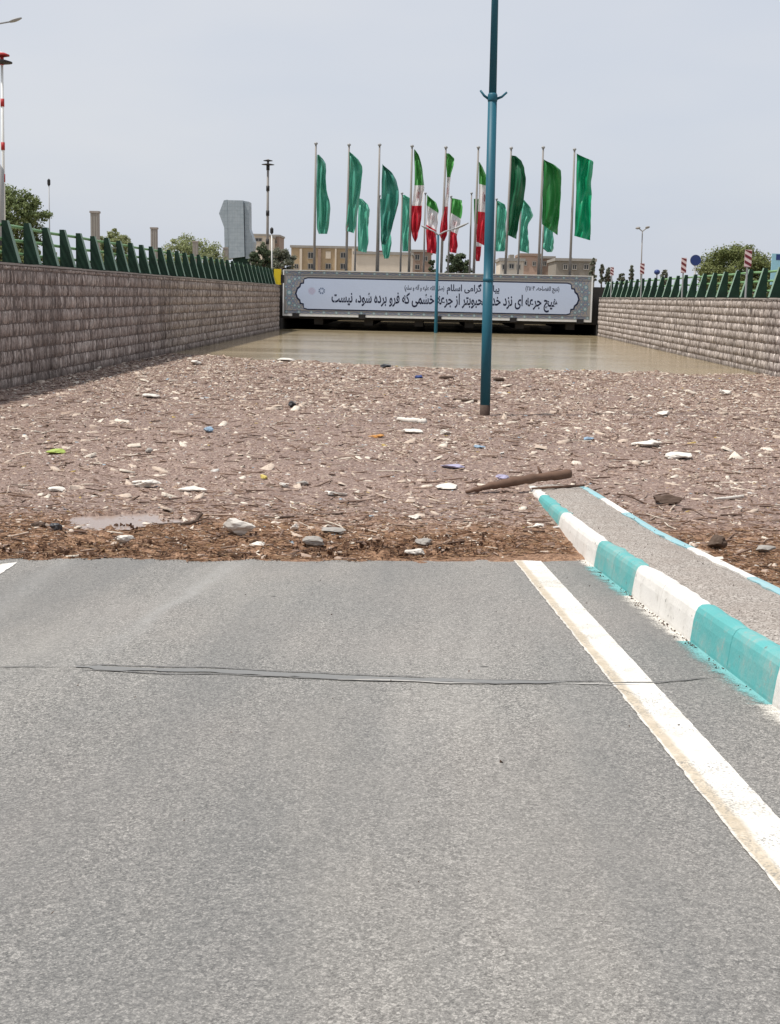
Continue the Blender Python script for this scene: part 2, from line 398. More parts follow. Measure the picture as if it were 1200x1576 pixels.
def m_flag(name, cols, bands=None, trans=.3):
    m = Mat(name, .42, spec=.5)
    if bands:
        uv = m.n('ShaderNodeUVMap'); sp = m.n('ShaderNodeSeparateXYZ'); m.l(uv.outputs[0], sp.inputs[0])
        c = m.ramp(sp.outputs[1], [(0, cols[0]), (bands[0], cols[1]), (bands[1], cols[2])], 'CONSTANT')
    else:
        c = m.ramp(m.noise(2.5, 2), [(.3, cols[0]), (.7, tuple(x * 1.12 for x in cols[0]))])
    wv = m.noise(260, 1); m.bump(wv, .1, .002)
    m.color(c)
    tr = m.n('ShaderNodeBsdfTranslucent'); m.l(c, tr.inputs['Color'])
    ms = m.n('ShaderNodeMixShader'); ms.inputs[0].default_value = trans
    m.l(m.b.outputs[0], ms.inputs[1]); m.l(tr.outputs[0], ms.inputs[2]); m.l(ms.outputs[0], m.nt.nodes['Material Output'].inputs['Surface'])
    return m.m
MAT['panel_tan'] = paint('banner_border_print', (.315,.30,.285), .6, .3, 8)
MAT['panel_blue'] = paint('banner_pale_blue_print', (.53,.61,.77), .55, .05, 1)
MAT['ink'] = paint('banner_ink', (.012,.018,.05), .6, .05, 2)
MAT['rosette'] = paint('rosette_print', (.42,.49,.51), .6, .1, 4)
MAT['rosette_teal'] = paint('rosette_teal_print', (.12,.26,.30), .6, .1, 4)
MAT['ink_grey'] = paint('banner_grey_ink', (.13,.18,.29), .6, .1, 2)
MAT['ink_pink'] = paint('banner_pink_ink', (.46,.38,.50), .6, .1, 2)

# ------------------------------------------------------------------ setting: ground, ramp, water
XL, XR, YB, YB2 = -8.4, 9.66, 79.0, 108.0
ZL, ZR = 2.5, 2.17
g = MB()                                              # one sheet: plateau with the ramp cut out of it
GZ = 2.05
def gsheet():
    xs = [-1500, -60, XL - .35, XR + .35, 60, 1500]; ys = [-1500, -22, YB + .5, YB2 - .5, 300, 2500]
    def zz(x, y):
        if y < -20: return 2.2 if abs(x) < 70 else 1.9
        return (ZL - .1 if x < 0 else ZR - .1) if abs(x) < 70 else 1.95
    idx = {}
    for j, y in enumerate(ys):
        for i, x in enumerate(xs): idx[i, j] = len(g.v); g.v.append((x, y, zz(x, y)))
    for j in range(5):
        for i in range(5):
            if i == 2 and j in (1, 2, 3): continue
            g.f.append((idx[i,j], idx[i+1,j], idx[i+1,j+1], idx[i,j+1])); g.m.append(0)
    # land beyond the far side of the underpass
    a = [(XL-.35, 140, 2.4), (XR+.35, 140, 2.07), (XR+.35, 300, 2.07), (XL-.35, 300, 2.4)]
    g.add(a, [(0,1,2,3)])
gsheet(); struct(g.build('ground', MAT['soil']))

V = []; 
nx, ny = 40, 140
xs = np.linspace(XL - .3, XR + .3, nx); ys = np.concatenate((np.linspace(-22, 0, 20), np.linspace(.6, 140, ny - 20)))
X, Y = np.meshgrid(xs, ys); Z = road_z(X, Y)
Z = np.minimum(Z, 2.25)
I = np.arange(nx * ny).reshape(ny, nx)
def grid_faces(I): return np.stack((I[:-1,:-1], I[:-1,1:], I[1:,1:], I[1:,:-1]), -1).reshape(-1, 4)
f = grid_faces(I)
struct(np_mesh('road', np.stack((X, Y, Z), -1).reshape(-1, 3), [4]*len(f), f, MAT['asphalt']))

def strip(name, L, Rr, h, mat, uv=True):
    """ribbon on the ramp between two polylines of plan points, h above it"""
    n = len(L); vs = []
    for a, b in zip(L, Rr): vs += [(a[0], a[1], road_z(a[0], a[1]) + h), (b[0], b[1], road_z(b[0], b[1]) + h)]
    me = bpy.data.meshes.new(name); me.from_pydata([tuple(map(float, v)) for v in vs], [], [(2*i, 2*i+1, 2*i+3, 2*i+2) for i in range(n-1)])
    me.materials.append(mat)
    u = me.uv_layers.new(name='UVMap')
    for p in me.polygons:
        for li in p.loop_indices:
            vi = me.loops[li].vertex_index; u.data[li].uv = (vi % 2, (vi // 2) / n)
    return link(name, me)
def edge_px(p, q, n, jit, ext=0.0, near=0.0):
    a, b = at_road(*p), at_road(*q); d = b - a; a2 = a - d * ext; b = b + d * near; d = b - a
    ts = np.linspace(0, 1, n); pts = a2[None] + (b - a2)[None] * ts[:, None]
    nv = np.array((-d[1], d[0], 0)) / math.hypot(d[0], d[1])
    w_ = (fbm(ts * n * .35, ts * 0, int(p[0]), 3) - .45) * jit
    return pts + nv * w_[:, None]
# right edge line; its left side is a ragged older coat
Lp = edge_px((793, 866), (1197, 1372), 620, .016, .5, .6); Rp = edge_px((834, 866), (1200, 1262), 620, .006, .5, .9)
struct(strip('road_marking', Lp, Rp, .004, MAT['line']))
Lp = edge_px((-40, 893), (-8, 870), 60, .02, 2.5); Rp = edge_px((0, 884), (27, 866), 60, .02, 2.5)
struct(strip('road_marking', Lp, Rp, .004, MAT['line']))
# tar-filled joint across the lane, a hairline beside it and two fine cracks
def crack(pts, wd, mat, jit=.012, seed=0):
    P = [at_road(*p) for p in pts]; out = []
    for a, b in zip(P[:-1], P[1:]):
        k = max(3, int(np.linalg.norm(b - a) / .03))
        for t in np.linspace(0, 1, k, endpoint=False): out.append(a + (b - a) * t)
    out.append(P[-1]); out = np.array(out); n = len(out)
    s = np.arange(n) * .4
    out[:, 1] += (fbm(s, s * 0, seed, 3) - .45) * jit * 2
    wv = wd * (.45 + 1.1 * fbm(s * 1.7, s * 0, seed + 5, 3)); wv[:3] *= .4; q = min(6, n); wv[-q:] *= np.linspace(1, .1, q)
    L = out.copy(); L[:, 1] += wv / 2; Q = out.copy(); Q[:, 1] -= wv / 2
    return L, Q
MAT['tar'] = paint('old_tar', (.14,.138,.133), .8, .4, 30, dirtcol=(.2,.19,.18))
MAT['tarworn'] = paint('worn_tar', (.185,.187,.185), .85, .4, 40, dirtcol=(.25,.24,.22))
MAT['grit'] = paint('pale_grit', (.40,.385,.36), .9, .6, 30, dirtcol=(.2,.19,.18))
for pts, wd, mt, hh, sd in (
    ([(-20,1027),(116,1027)], .012, 'tar', .0051, 1),
    ([(116,1027),(180,1030),(260,1032),(330,1033),(420,1038),(520,1043),(640,1047),(760,1050),(870,1051)], .075, 'tarworn', .0042, 2),
    ([(116,1023),(180,1025),(260,1027),(330,1028),(420,1033),(520,1038),(640,1043),(760,1048),(870,1049),(960,1048)], .013, 'tar', .0047, 3),
    ([(118,1031),(180,1034),(260,1038),(330,1038),(420,1042),(520,1047),(640,1050),(760,1053),(880,1053)], .015, 'tar', .0049, 14),
    ([(520,1047),(600,1048),(680,1052),(750,1054)], .022, 'grit', .0053, 4),
    ([(860,1053),(920,1054),(985,1056)], .016, 'grit', .0055, 9),
    ([(930,1052),(1010,1052),(1060,1047),(1112,1042)], .016, 'tar', .0057, 5),
    ([(930,1058),(960,1064),(992,1077)], .008, 'tar', .0057, 6),
    ([(1106,1122),(1118,1138),(1140,1153),(1176,1166)], .007, 'tar', .0057, 7),
    ([(612,978),(640,983)], .012, 'tar', .0051, 8), ([(612,988),(645,988)], .01, 'tar', .0051, 12)):
    L, Q = crack(pts, wd, mt, seed=sd)
    struct(strip('road_crack', L, Q, hh, MAT[mt]))

# flood water
nx, ny = 60, 120
xs = np.linspace(XL - .2, XR + .2, nx); ys = np.linspace(11.0, 118, ny); X, Y = np.meshgrid(xs, ys)
I = np.arange(nx * ny).reshape(ny, nx); f = grid_faces(I)
struct(np_mesh('flood_water', np.stack((X, Y, X * 0), -1).reshape(-1, 3), [4]*len(f), f, MAT['water']))

# ------------------------------------------------------------------ traffic island with painted kerb
PB = [(870,829),(914,873),(972,918),(1056,988),(1188,1086)]
A = at_road(914, 873); B = at_road(1188, 1086)
KD = nrm((A - B) * (1, 1, 0)); KN = np.array((KD[1], -KD[0], 0))       # along the kerb away from the camera; towards the right
def kpt(s, off, h):                                                    # s metres along from A, off to the right, h above the ramp
    p = A + KD * s + KN * off; return (p[0], p[1], road_z(p[0], p[1]) + h + float(np.clip((p[1] - 10.8) * .028, 0, .095)))
def s_of(u, v, h=0): return float((at_road(u, v, h) - A) @ KD)
KH = .2
isl = thing('traffic_island', 'low concrete traffic island with teal and white painted kerbs, running down into the flood', 'traffic island', kpt(0, .3, 0))
bl = [s_of(*p) for p in PB]
step = (bl[0] - bl[4]) / 4
bounds = [(bl[4] - 2*step, bl[4] - step, 'kerb_teal'), (bl[4] - step, bl[4], 'kerb_white'), (bl[4], bl[3], 'kerb_teal'), (bl[3], bl[2], 'kerb_white'),
          (bl[2], bl[1], 'kerb_teal'), (bl[1], bl[0], 'kerb_white'), (bl[0], bl[0] + step*.95, 'kerb_teal'), (bl[0]+step*.95, bl[0]+step*1.55, 'kerb_white'),
          (bl[0] + step*1.55, bl[0] + step*2.3, 'kerb_bare')]
def kerb_block(s0, s1, side, mat, k):
    """one painted length: two cast stones, battered face and rounded top edge, slightly uneven"""
    m = MB(); n = 15
    prof = [(0, -.08), (0.0, .02), (.012, .12), (.022, .165), (.034, .188), (.05, KH), (.085, KH + .002), (.112, KH - .004), (.115, .05), (.115, -.08)]
    mid_s = (s0 + s1) / 2; ss = np.concatenate((np.linspace(s0, mid_s - .007, 7), [mid_s], np.linspace(mid_s + .007, s1, 7))); vs = []
    for i, s in enumerate(ss):
        for j, (o, h) in enumerate(prof):
            jt = (vnoise(s * 7, j * 3.1, 40 + k) - .5) * .003
            mid = .011 if i == 7 and 1 <= j <= 7 else 0                     # joint between the two stones
            oo = o + jt + mid + ((float(fbm(s * 9, k * 3.7, 90, 4)) - .42) * .07 if j == 7 else 0); hh = h + (jt - mid if j > 2 else 0)
            vs.append(kpt(s, oo if side == 0 else WID - oo, hh))
    q = len(prof)
    fs = [(i*q+j, i*q+j+1, (i+1)*q+j+1, (i+1)*q+j) for i in range(n-1) for j in range(q-1)]
    fs += [tuple(range(q)), tuple(reversed(range((n-1)*q, n*q)))]
    m.add(vs, fs); o = m.build('kerb_stone', MAT[mat], isl)
    return o
WID = .70
for k, (a, b, mt) in enumerate(bounds):
    kerb_block(a, b, 0, mt, k)
rb = [s_of(u, v, KH) for u, v in ((1290,950),(1155,888),(1070,843),(985,795),(948,778),(910,762))]
for k, (a, b, mt) in enumerate([(min(rb[0]-2, bounds[0][0]), rb[0], 'kerb_white'), (rb[0], rb[1], 'kerb_teal'), (rb[1], rb[2], 'kerb_white'), (rb[2], rb[3], 'kerb_teal'), (rb[3], rb[4], 'kerb_white'), (rb[4], rb[5] + .4, 'kerb_teal')]):
    kerb_block(a, b, 1, 'kerb_faded' if mt == 'kerb_teal' else mt, k + 20)
# infill between the kerbs
s0, s1 = bounds[0][0], bounds[-1][1]
nx, ny = 14, 160
o_ = np.linspace(.11, WID - .11, nx); s_ = np.linspace(s0, s1, ny); O, S = np.meshgrid(o_, s_)
P = A[None, None] + KD * S[..., None] + KN * O[..., None]
H = KH - .012 + .018 * np.sin((O - .1) / (WID - .2) * math.pi) + (fbm(S * 6, O * 6, 3) - .5) * .022
Zs = road_z(P[..., 0], P[..., 1]) + H + np.clip((P[..., 1] - 10.8) * .028, 0, .095)
I = np.arange(nx * ny).reshape(ny, nx); f = grid_faces(I)[:, ::-1]
np_mesh('paving', np.stack((P[..., 0], P[..., 1], Zs), -1).reshape(-1, 3), [4]*len(f), f, MAT['island'], isl, smooth=True)
# paint splashed on the asphalt along the kerb foot
def m_splash(name, col):
    m = Mat(name, .7, col, .25)
    uv = m.n('ShaderNodeUVMap'); sp = m.n('ShaderNodeSeparateXYZ'); m.l(uv.outputs[0], sp.inputs[0])
    f = m.math('ADD', m.math('MULTIPLY', m.noise(9, 4, .7, (1, 1, 1)), .4), m.math('MULTIPLY', m.noise(130, 4, .75), .6))
    k = m.math('ADD', f, m.math('MULTIPLY', sp.outputs[0], .36))                 # thins out away from the kerb
    tr = m.n('ShaderNodeBsdfTransparent'); ms = m.n('ShaderNodeMixShader'); m.l(m.ramp(k, [(.66, 0), (.80, .85)]), ms.inputs[0])
    m.l(tr.outputs[0], ms.inputs[1]); m.l(m.b.outputs[0], ms.inputs[2]); m.l(ms.outputs[0], m.nt.nodes['Material Output'].inputs['Surface'])
    return m.m
SPL = {'kerb_teal': m_splash('teal_overspray', (.20,.47,.47)), 'kerb_white': m_splash('white_overspray', (.70,.67,.61))}
for (b0, b1, mt) in bounds[:6]:
    nn = 30; m = MB(); vs = []
    for i in range(nn):
        s = b0 + (b1 - b0) * i / (nn - 1); vs += [kpt(s, -.15, .005), kpt(s, -.001, .005)]
    m.add(vs, [(2*i, 2*i+1, 2*i+3, 2*i+2) for i in range(nn-1)]); o = m.build('paint_splash', SPL[mt], isl)
    u_ = o.data.uv_layers.new(name='UVMap')
    for l_ in o.data.loops: u_.data[l_.index].uv = (l_.vertex_index % 2, l_.vertex_index // 2)
# dirt and crumbs in the gutter
gm = MB()
def crumb(m, p, r):
    a = [Vector((R.gauss(0,1), R.gauss(0,1), R.gauss(0,1))).normalized() * r * R.uniform(.6, 1.2) for _ in range(4)]
    m.add([Vector(p) + x for x in a], [(0,1,2),(0,2,3),(0,3,1),(1,3,2)])
for k in range(260):
    s = R.uniform(bl[3] - .2, bl[2] + .15) if k < 150 else R.uniform(bl[4], bl[0])
    crumb(gm, kpt(s, -abs(R.gauss(0, .018)) - .01, .006), R.uniform(.004, .011))
for k in range(170):
    crumb(gm, kpt(R.uniform(s0, bl[0] + .6), R.uniform(.1, WID - .1), KH + .006), R.uniform(.003, .008))
stuff(gm.build('grit', MAT['dark_wood']), 'dark grit and crumbs scattered along the kerb foot and island top', 'grit')

# ------------------------------------------------------------------ floating debris
SHORE = np.array([at_z(u, v, 0.02)[:2] for u, v in ((-150,868),(0,867),(200,865),(400,867),(600,866),(790,862),(872,858))])
def y_edge(x):
    x = np.asarray(x, float)
    e = np.interp(x, SHORE[:, 0], SHORE[:, 1])
    e = np.where(x > 1.75, 8.2, e)
    return e + (fbm(x * 2.3, x * 0 + 2, 11) - .47) * .42 + (fbm(x * 11, x * 0, 12, 3) - .45) * .22
FAR = np.array([at_z(u, v, 0)[:2] for u, v in ((0,520),(170,536),(280,546),(400,554),(560,562),(700,568),(900,572),(1050,576),(1190,580))])
def y_far(x):
    return np.interp(x, FAR[:, 0], FAR[:, 1]) + (fbm(np.asarray(x) * 1.3, np.asarray(x) * 0, 21) - .47) * 3.5
PUD = at_z(190, 803, .01)                                             # pool of open water near the edge
MAT['puddle'] = paint('muddy_puddle', (.33,.262,.228), .22, .5, 9, dirtcol=(.22,.165,.14), spec=.4)
def pud(x, y): return np.clip(1.35 - np.hypot((x - PUD[0]) / .42, (y - PUD[1]) / .36) + (fbm(x*6, y*6, 31) - .45) * 1.6, 0, 1)
def mat_z(x, y):
    rz = road_z(x, y)
    t = np.clip((y - y_edge(x)) / .5, -1, 1)
    lump = (fbm(x * 7, y * 7, 5) - .45) * .06 + np.clip(fbm(x * 3.3, y * 4.5, 77, 3) - .5, 0, 1) * .28 * np.clip(13.2 - y, 0, 1)
    onroad = rz + .03 * np.sign(t) * np.abs(t) ** .6 + np.where(t > 0, lump * np.clip(t * 3, 0, 1), -.01)
    flo = .022 + (fbm(x * 2.2, y * 2.2, 8, 5) - .47) * .05 + lump * .4
    z = np.maximum(onroad, np.where(y > 9, flo, -1))
    pd = pud(x, y)
    z = np.where(pd > .25, -.03, z)
    far = np.clip((y_far(x) - y) / 1.2, -1, 1)
    return np.where(y > 20, np.where(far < 0, -.05, z), z)
nx = 380
ys = [8.0]
while ys[-1] < 75: ys.append(ys[-1] + (.045 if ys[-1] < 14 else .045 * (ys[-1] / 14) ** 1.6))
xs = np.linspace(XL - .02, XR + .02, nx); ys = np.array(ys); X, Y = np.meshgrid(xs, ys)
X = X + np.clip(rng.normal(0, .008, X.shape), -.02, .02)
Z = mat_z(X, Y)
keep = (Y < y_far(X) + 3)
I = np.arange(X.size).reshape(X.shape); f = grid_faces(I)
f = f[keep.ravel()[f].all(1)]
stuff(np_mesh('floating_debris', np.stack((X, Y, Z), -1).reshape(-1, 3), [4]*len(f), f, MAT['debris'], smooth=True),
      'brown mat of fine flood debris floating from the asphalt edge to the open water', 'debris')

pm = MB(); pm.add([(PUD[0] + math.cos(t) * .85, PUD[1] + math.sin(t) * .75, .004) for t in np.linspace(0, 6.2832, 24, endpoint=False)], [tuple(range(24))]); struct(pm.build('puddle', MAT['puddle']))
def isl_clear(x, y):
    """true where the island stands above the debris"""
    dx = x - A[0]; dy = y - A[1]; off = dx * KN[0] + dy * KN[1]
    return (off > -.03) & (off < WID + .03) & (y < 13.9)
def scatter_chips(name, n, ysamp, size, asp, mat, label, cat, tone_fn, thick=(.08, .24), ns=6, lift=.3):
    y = ysamp(n); x = rng.uniform(XL + .05, XR - .05, n)
    ok = (y > y_edge(x) + .02) & (y < y_far(x) + .3) & (pud(x, y) < rng.uniform(.1, 1.15, n)) & ~isl_clear(x, y)
    # loose clustering: fewer chips in the smooth muddy lanes
    ok &= (fbm(x * .8, y * .5, 51, 4) + rng.uniform(-.28, .28, n)) > .30
    x, y = x[ok], y[ok]; n = len(x)
    r = size(n, y); a = np.exp(rng.normal(0, asp, n)) * 1.5
    th = r * rng.uniform(thick[0], thick[1], n)
    ang = np.sort(rng.uniform(0, 2*np.pi, (n, ns)) * .35 + np.linspace(0, 2*np.pi, ns, endpoint=False)[None], axis=1)
    rad = rng.uniform(.6, 1.15, (n, ns))
    lx = np.cos(ang) * rad * (r * np.sqrt(a))[:, None]; ly = np.sin(ang) * rad * (r / np.sqrt(a))[:, None]
    yaw = rng.normal(0, .9, n); c, s = np.cos(yaw)[:, None], np.sin(yaw)[:, None]
    wx = lx * c - ly * s; wy = lx * s + ly * c
    tx, ty = rng.normal(0, .22, (2, n))
    zt = tx[:, None] * wx + ty[:, None] * wy
    z0 = np.maximum(mat_z(x, y), 0)[:, None] + (th * lift)[:, None]
    bot = np.stack((x[:, None] + wx, y[:, None] + wy, z0 + zt - th[:, None]), -1)
    k = rng.uniform(.7, .98, (n, 1))
    top = np.stack((x[:, None] + wx * k, y[:, None] + wy * k, z0 + zt + th[:, None] + rng.normal(0, .12, (n, ns)) * th[:, None]), -1)
    V = np.concatenate((bot, top), 1).reshape(-1, 3)
    base = (np.arange(n) * 2 * ns)[:, None]
    tops = base + ns + np.arange(ns)[None]
    sides = np.stack([np.stack((base[:, 0] + i, base[:, 0] + (i+1) % ns, base[:, 0] + ns + (i+1) % ns, base[:, 0] + ns + i), -1) for i in range(ns)], 1)
    loops = np.concatenate((tops.reshape(n, -1), sides.reshape(n, -1)), 1).ravel()
    fn = np.tile([ns] + [4]*ns, n)
    tone = np.repeat(tone_fn(n), ns + 1)
    return stuff(np_mesh(name, V, fn, loops, mat, attr=tone), label, cat)
dens_y = lambda n: 9.0 + 36 * rng.uniform(0, 1, n) ** 1.15
scatter_chips('litter_chips', 270000, dens_y, lambda n, y: np.clip(np.exp(rng.normal(-4.62, .52, n)), .0045, .05) * (.78 + y / 42), .6, MAT['chips'],
              'countless small chips of foam, bark and plastic floating on the debris', 'litter', lambda n: rng.uniform(0, 1, n))
scatter_chips('foam_scraps', 3800, dens_y, lambda n, y: np.clip(np.exp(rng.normal(-3.35, .5, n)), .012, .11), .75, MAT['chips'],
              'scattered pale foam and paper scraps lying on the floating debris', 'litter', lambda n: rng.uniform(0, .20, n), (.08, .22), 7, .6)
def scatter_stems(name, n, ysamp, ln, rad, mat, label, cat, tone_fn, extra=None):
    y = ysamp(n); x = rng.uniform(XL + .1, XR - .1, n)
    ok = (y > y_edge(x) - .01) & (y < y_far(x) - .5) & (pud(x, y) < .2) & ~isl_clear(x, y)
    x, y = x[ok], y[ok]; n = len(x)
    L = ln(n); r = rad(n); yaw = rng.normal(0, .9, n); pit = rng.normal(0, .13, n)
    d = np.stack((np.cos(yaw) * np.cos(pit), np.sin(yaw) * np.cos(pit), np.sin(pit)), -1)
    sd = np.stack((-np.sin(yaw), np.cos(yaw), yaw * 0), -1); up = np.cross(d, sd)
    c = np.stack((x, y, np.maximum(mat_z(x, y), .0) + r * 1.2 + .003), -1)
    bend = (rng.normal(0, .08, n) * L)[:, None] * sd
    rings = []
    for t in (-.5, 0, .5):
        p = c + d * (L * t)[:, None] + (bend if t == 0 else 0)
        for q in range(3):
            th = 2 * math.pi * q / 3
            rings.append(p + (sd * math.cos(th) + up * math.sin(th)) * (r * (1 if t else 1.1))[:, None])
    V = np.stack(rings, 1).reshape(-1, 3); b = np.arange(n) * 9
    fs = []
    for k in range(2):
        for q in range(3): fs.append(np.stack((b+k*3+q, b+k*3+(q+1)%3, b+(k+1)*3+(q+1)%3, b+(k+1)*3+q), -1))
    loops = np.stack(fs, 1).reshape(-1)
    return stuff(np_mesh(name, V, [4] * (6*n), loops, mat, attr=np.repeat(tone_fn(n), 6)), label, cat)
scatter_stems('straw', 42000, lambda n: 9 + np.abs(rng.normal(0, 1.0, n)) * 1.7, lambda n: rng.uniform(.02, .13, n), lambda n: rng.uniform(.0014, .0036, n), MAT['straw'],
              'brown straw and twigs washed up along the edge of the dry asphalt', 'straw', lambda n: rng.uniform(0, 1, n))
scatter_stems('twigs', 4200, dens_y, lambda n: rng.uniform(.06, .3, n) ** 1.0, lambda n: rng.uniform(.004, .010, n), MAT['chips'],
              'pale and dark twigs floating everywhere in the debris', 'twigs', lambda n: np.clip(rng.uniform(0.0, 1.05, n), 0, .95))
def clumps(n):
    m = MB()
    for k in range(n):
        x = R.uniform(-4.6, 3.2); 
        if .75 < x < 1.8: continue
        y = float(y_edge(x)) + abs(R.gauss(0, .55)) + .03; z = max(float(mat_z(x, y)), 0); r = R.uniform(.012, .05)
        for q in range(9):
            crumb(m, (x + R.gauss(0, r * 1.2), y + R.gauss(0, r), z + R.uniform(0, r * .45)), r * R.uniform(.3, .8))
    return m
stuff(clumps(420).build('mud_clumps', MAT['mud']), 'dark reddish-brown sodden clumps in the straw strip along the asphalt edge', 'mud')
# crumbs thrown ahead of the edge
cm = MB()
for k in range(420):
    x = R.uniform(-4.5, 1.0); y = float(y_edge(x)) - abs(R.gauss(0, .05)) - .005
    crumb(cm, (x, y, road_z(x, y) + .003), R.uniform(.003, .010))
for k in range(70):
    x = R.uniform(-3, 1.4); y = R.uniform(3, 10.5)
    crumb(cm, (x, y, road_z(x, y) + .004), R.uniform(.003, .009))
stuff(cm.build('crumbs', MAT['dark_wood']), 'dark crumbs of bark on the asphalt at the debris edge', 'litter')

# single pieces
def place(u, v): 
    p = at_z(u, v, .03)
    p[2] = max(float(mat_z(p[0], p[1])), 0.0); return p
def blob(name, p, sx, sy, sz, mat, seed, label, cat, flat=.0, rough=.55, wedge=0.0, yaw=0.0, group=None):
    """irregular broken lump: a subdivided ball pushed about by noise with a few flattened facets"""
    import bmesh
    b = bmesh.new(); bmesh.ops.create_icosphere(b, subdivisions=3, radius=1)
    rr = np.random.default_rng(seed)
    pl = [nrm(rr.normal(0, 1, 3)) for _ in range(13)]; dd = rr.uniform(.42, .8, 13)
    cy, sn = math.cos(yaw), math.sin(yaw)
    for v_ in b.verts:
        c = np.array(v_.co)
        for n_, d_ in zip(pl, dd):
            e = c @ n_ - d_
            if e > 0: c = c - n_ * e * .9
        th_ = math.atan2(c[1], c[0]); ko = .62 + .8 * float(fbm(math.cos(th_) * 1.9 + seed, math.sin(th_) * 1.9 + 7, seed + 3, 4)); c = c * np.array((ko, ko, 1))
        k = 1 + rough * (float(fbm(c[0]*2.6 + seed, c[1]*2.6 + c[2]*3.1, seed, 4)) - .45)
        c = c * k
        if wedge: c[2] *= 1 - wedge * (c[0] + .3)
        c = np.array((c[0]*sx, c[1]*sy, c[2]*sz))
        v_.co = (c[0]*cy - c[1]*sn, c[0]*sn + c[1]*cy, c[2])
    zmin = min(v_.co.z for v_ in b.verts)
    me = bpy.data.meshes.new(name); b.to_mesh(me); b.free(); me.materials.append(mat)
    o = link(name, me); o.location = (p[0], p[1], p[2] - zmin - .22 * sz * (1 - flat))
    return tag(o, label, cat, group)
def px_w(u, v, w): return w * float(at_z(u, v)[1]) / F           # metres covered by w photo pixels
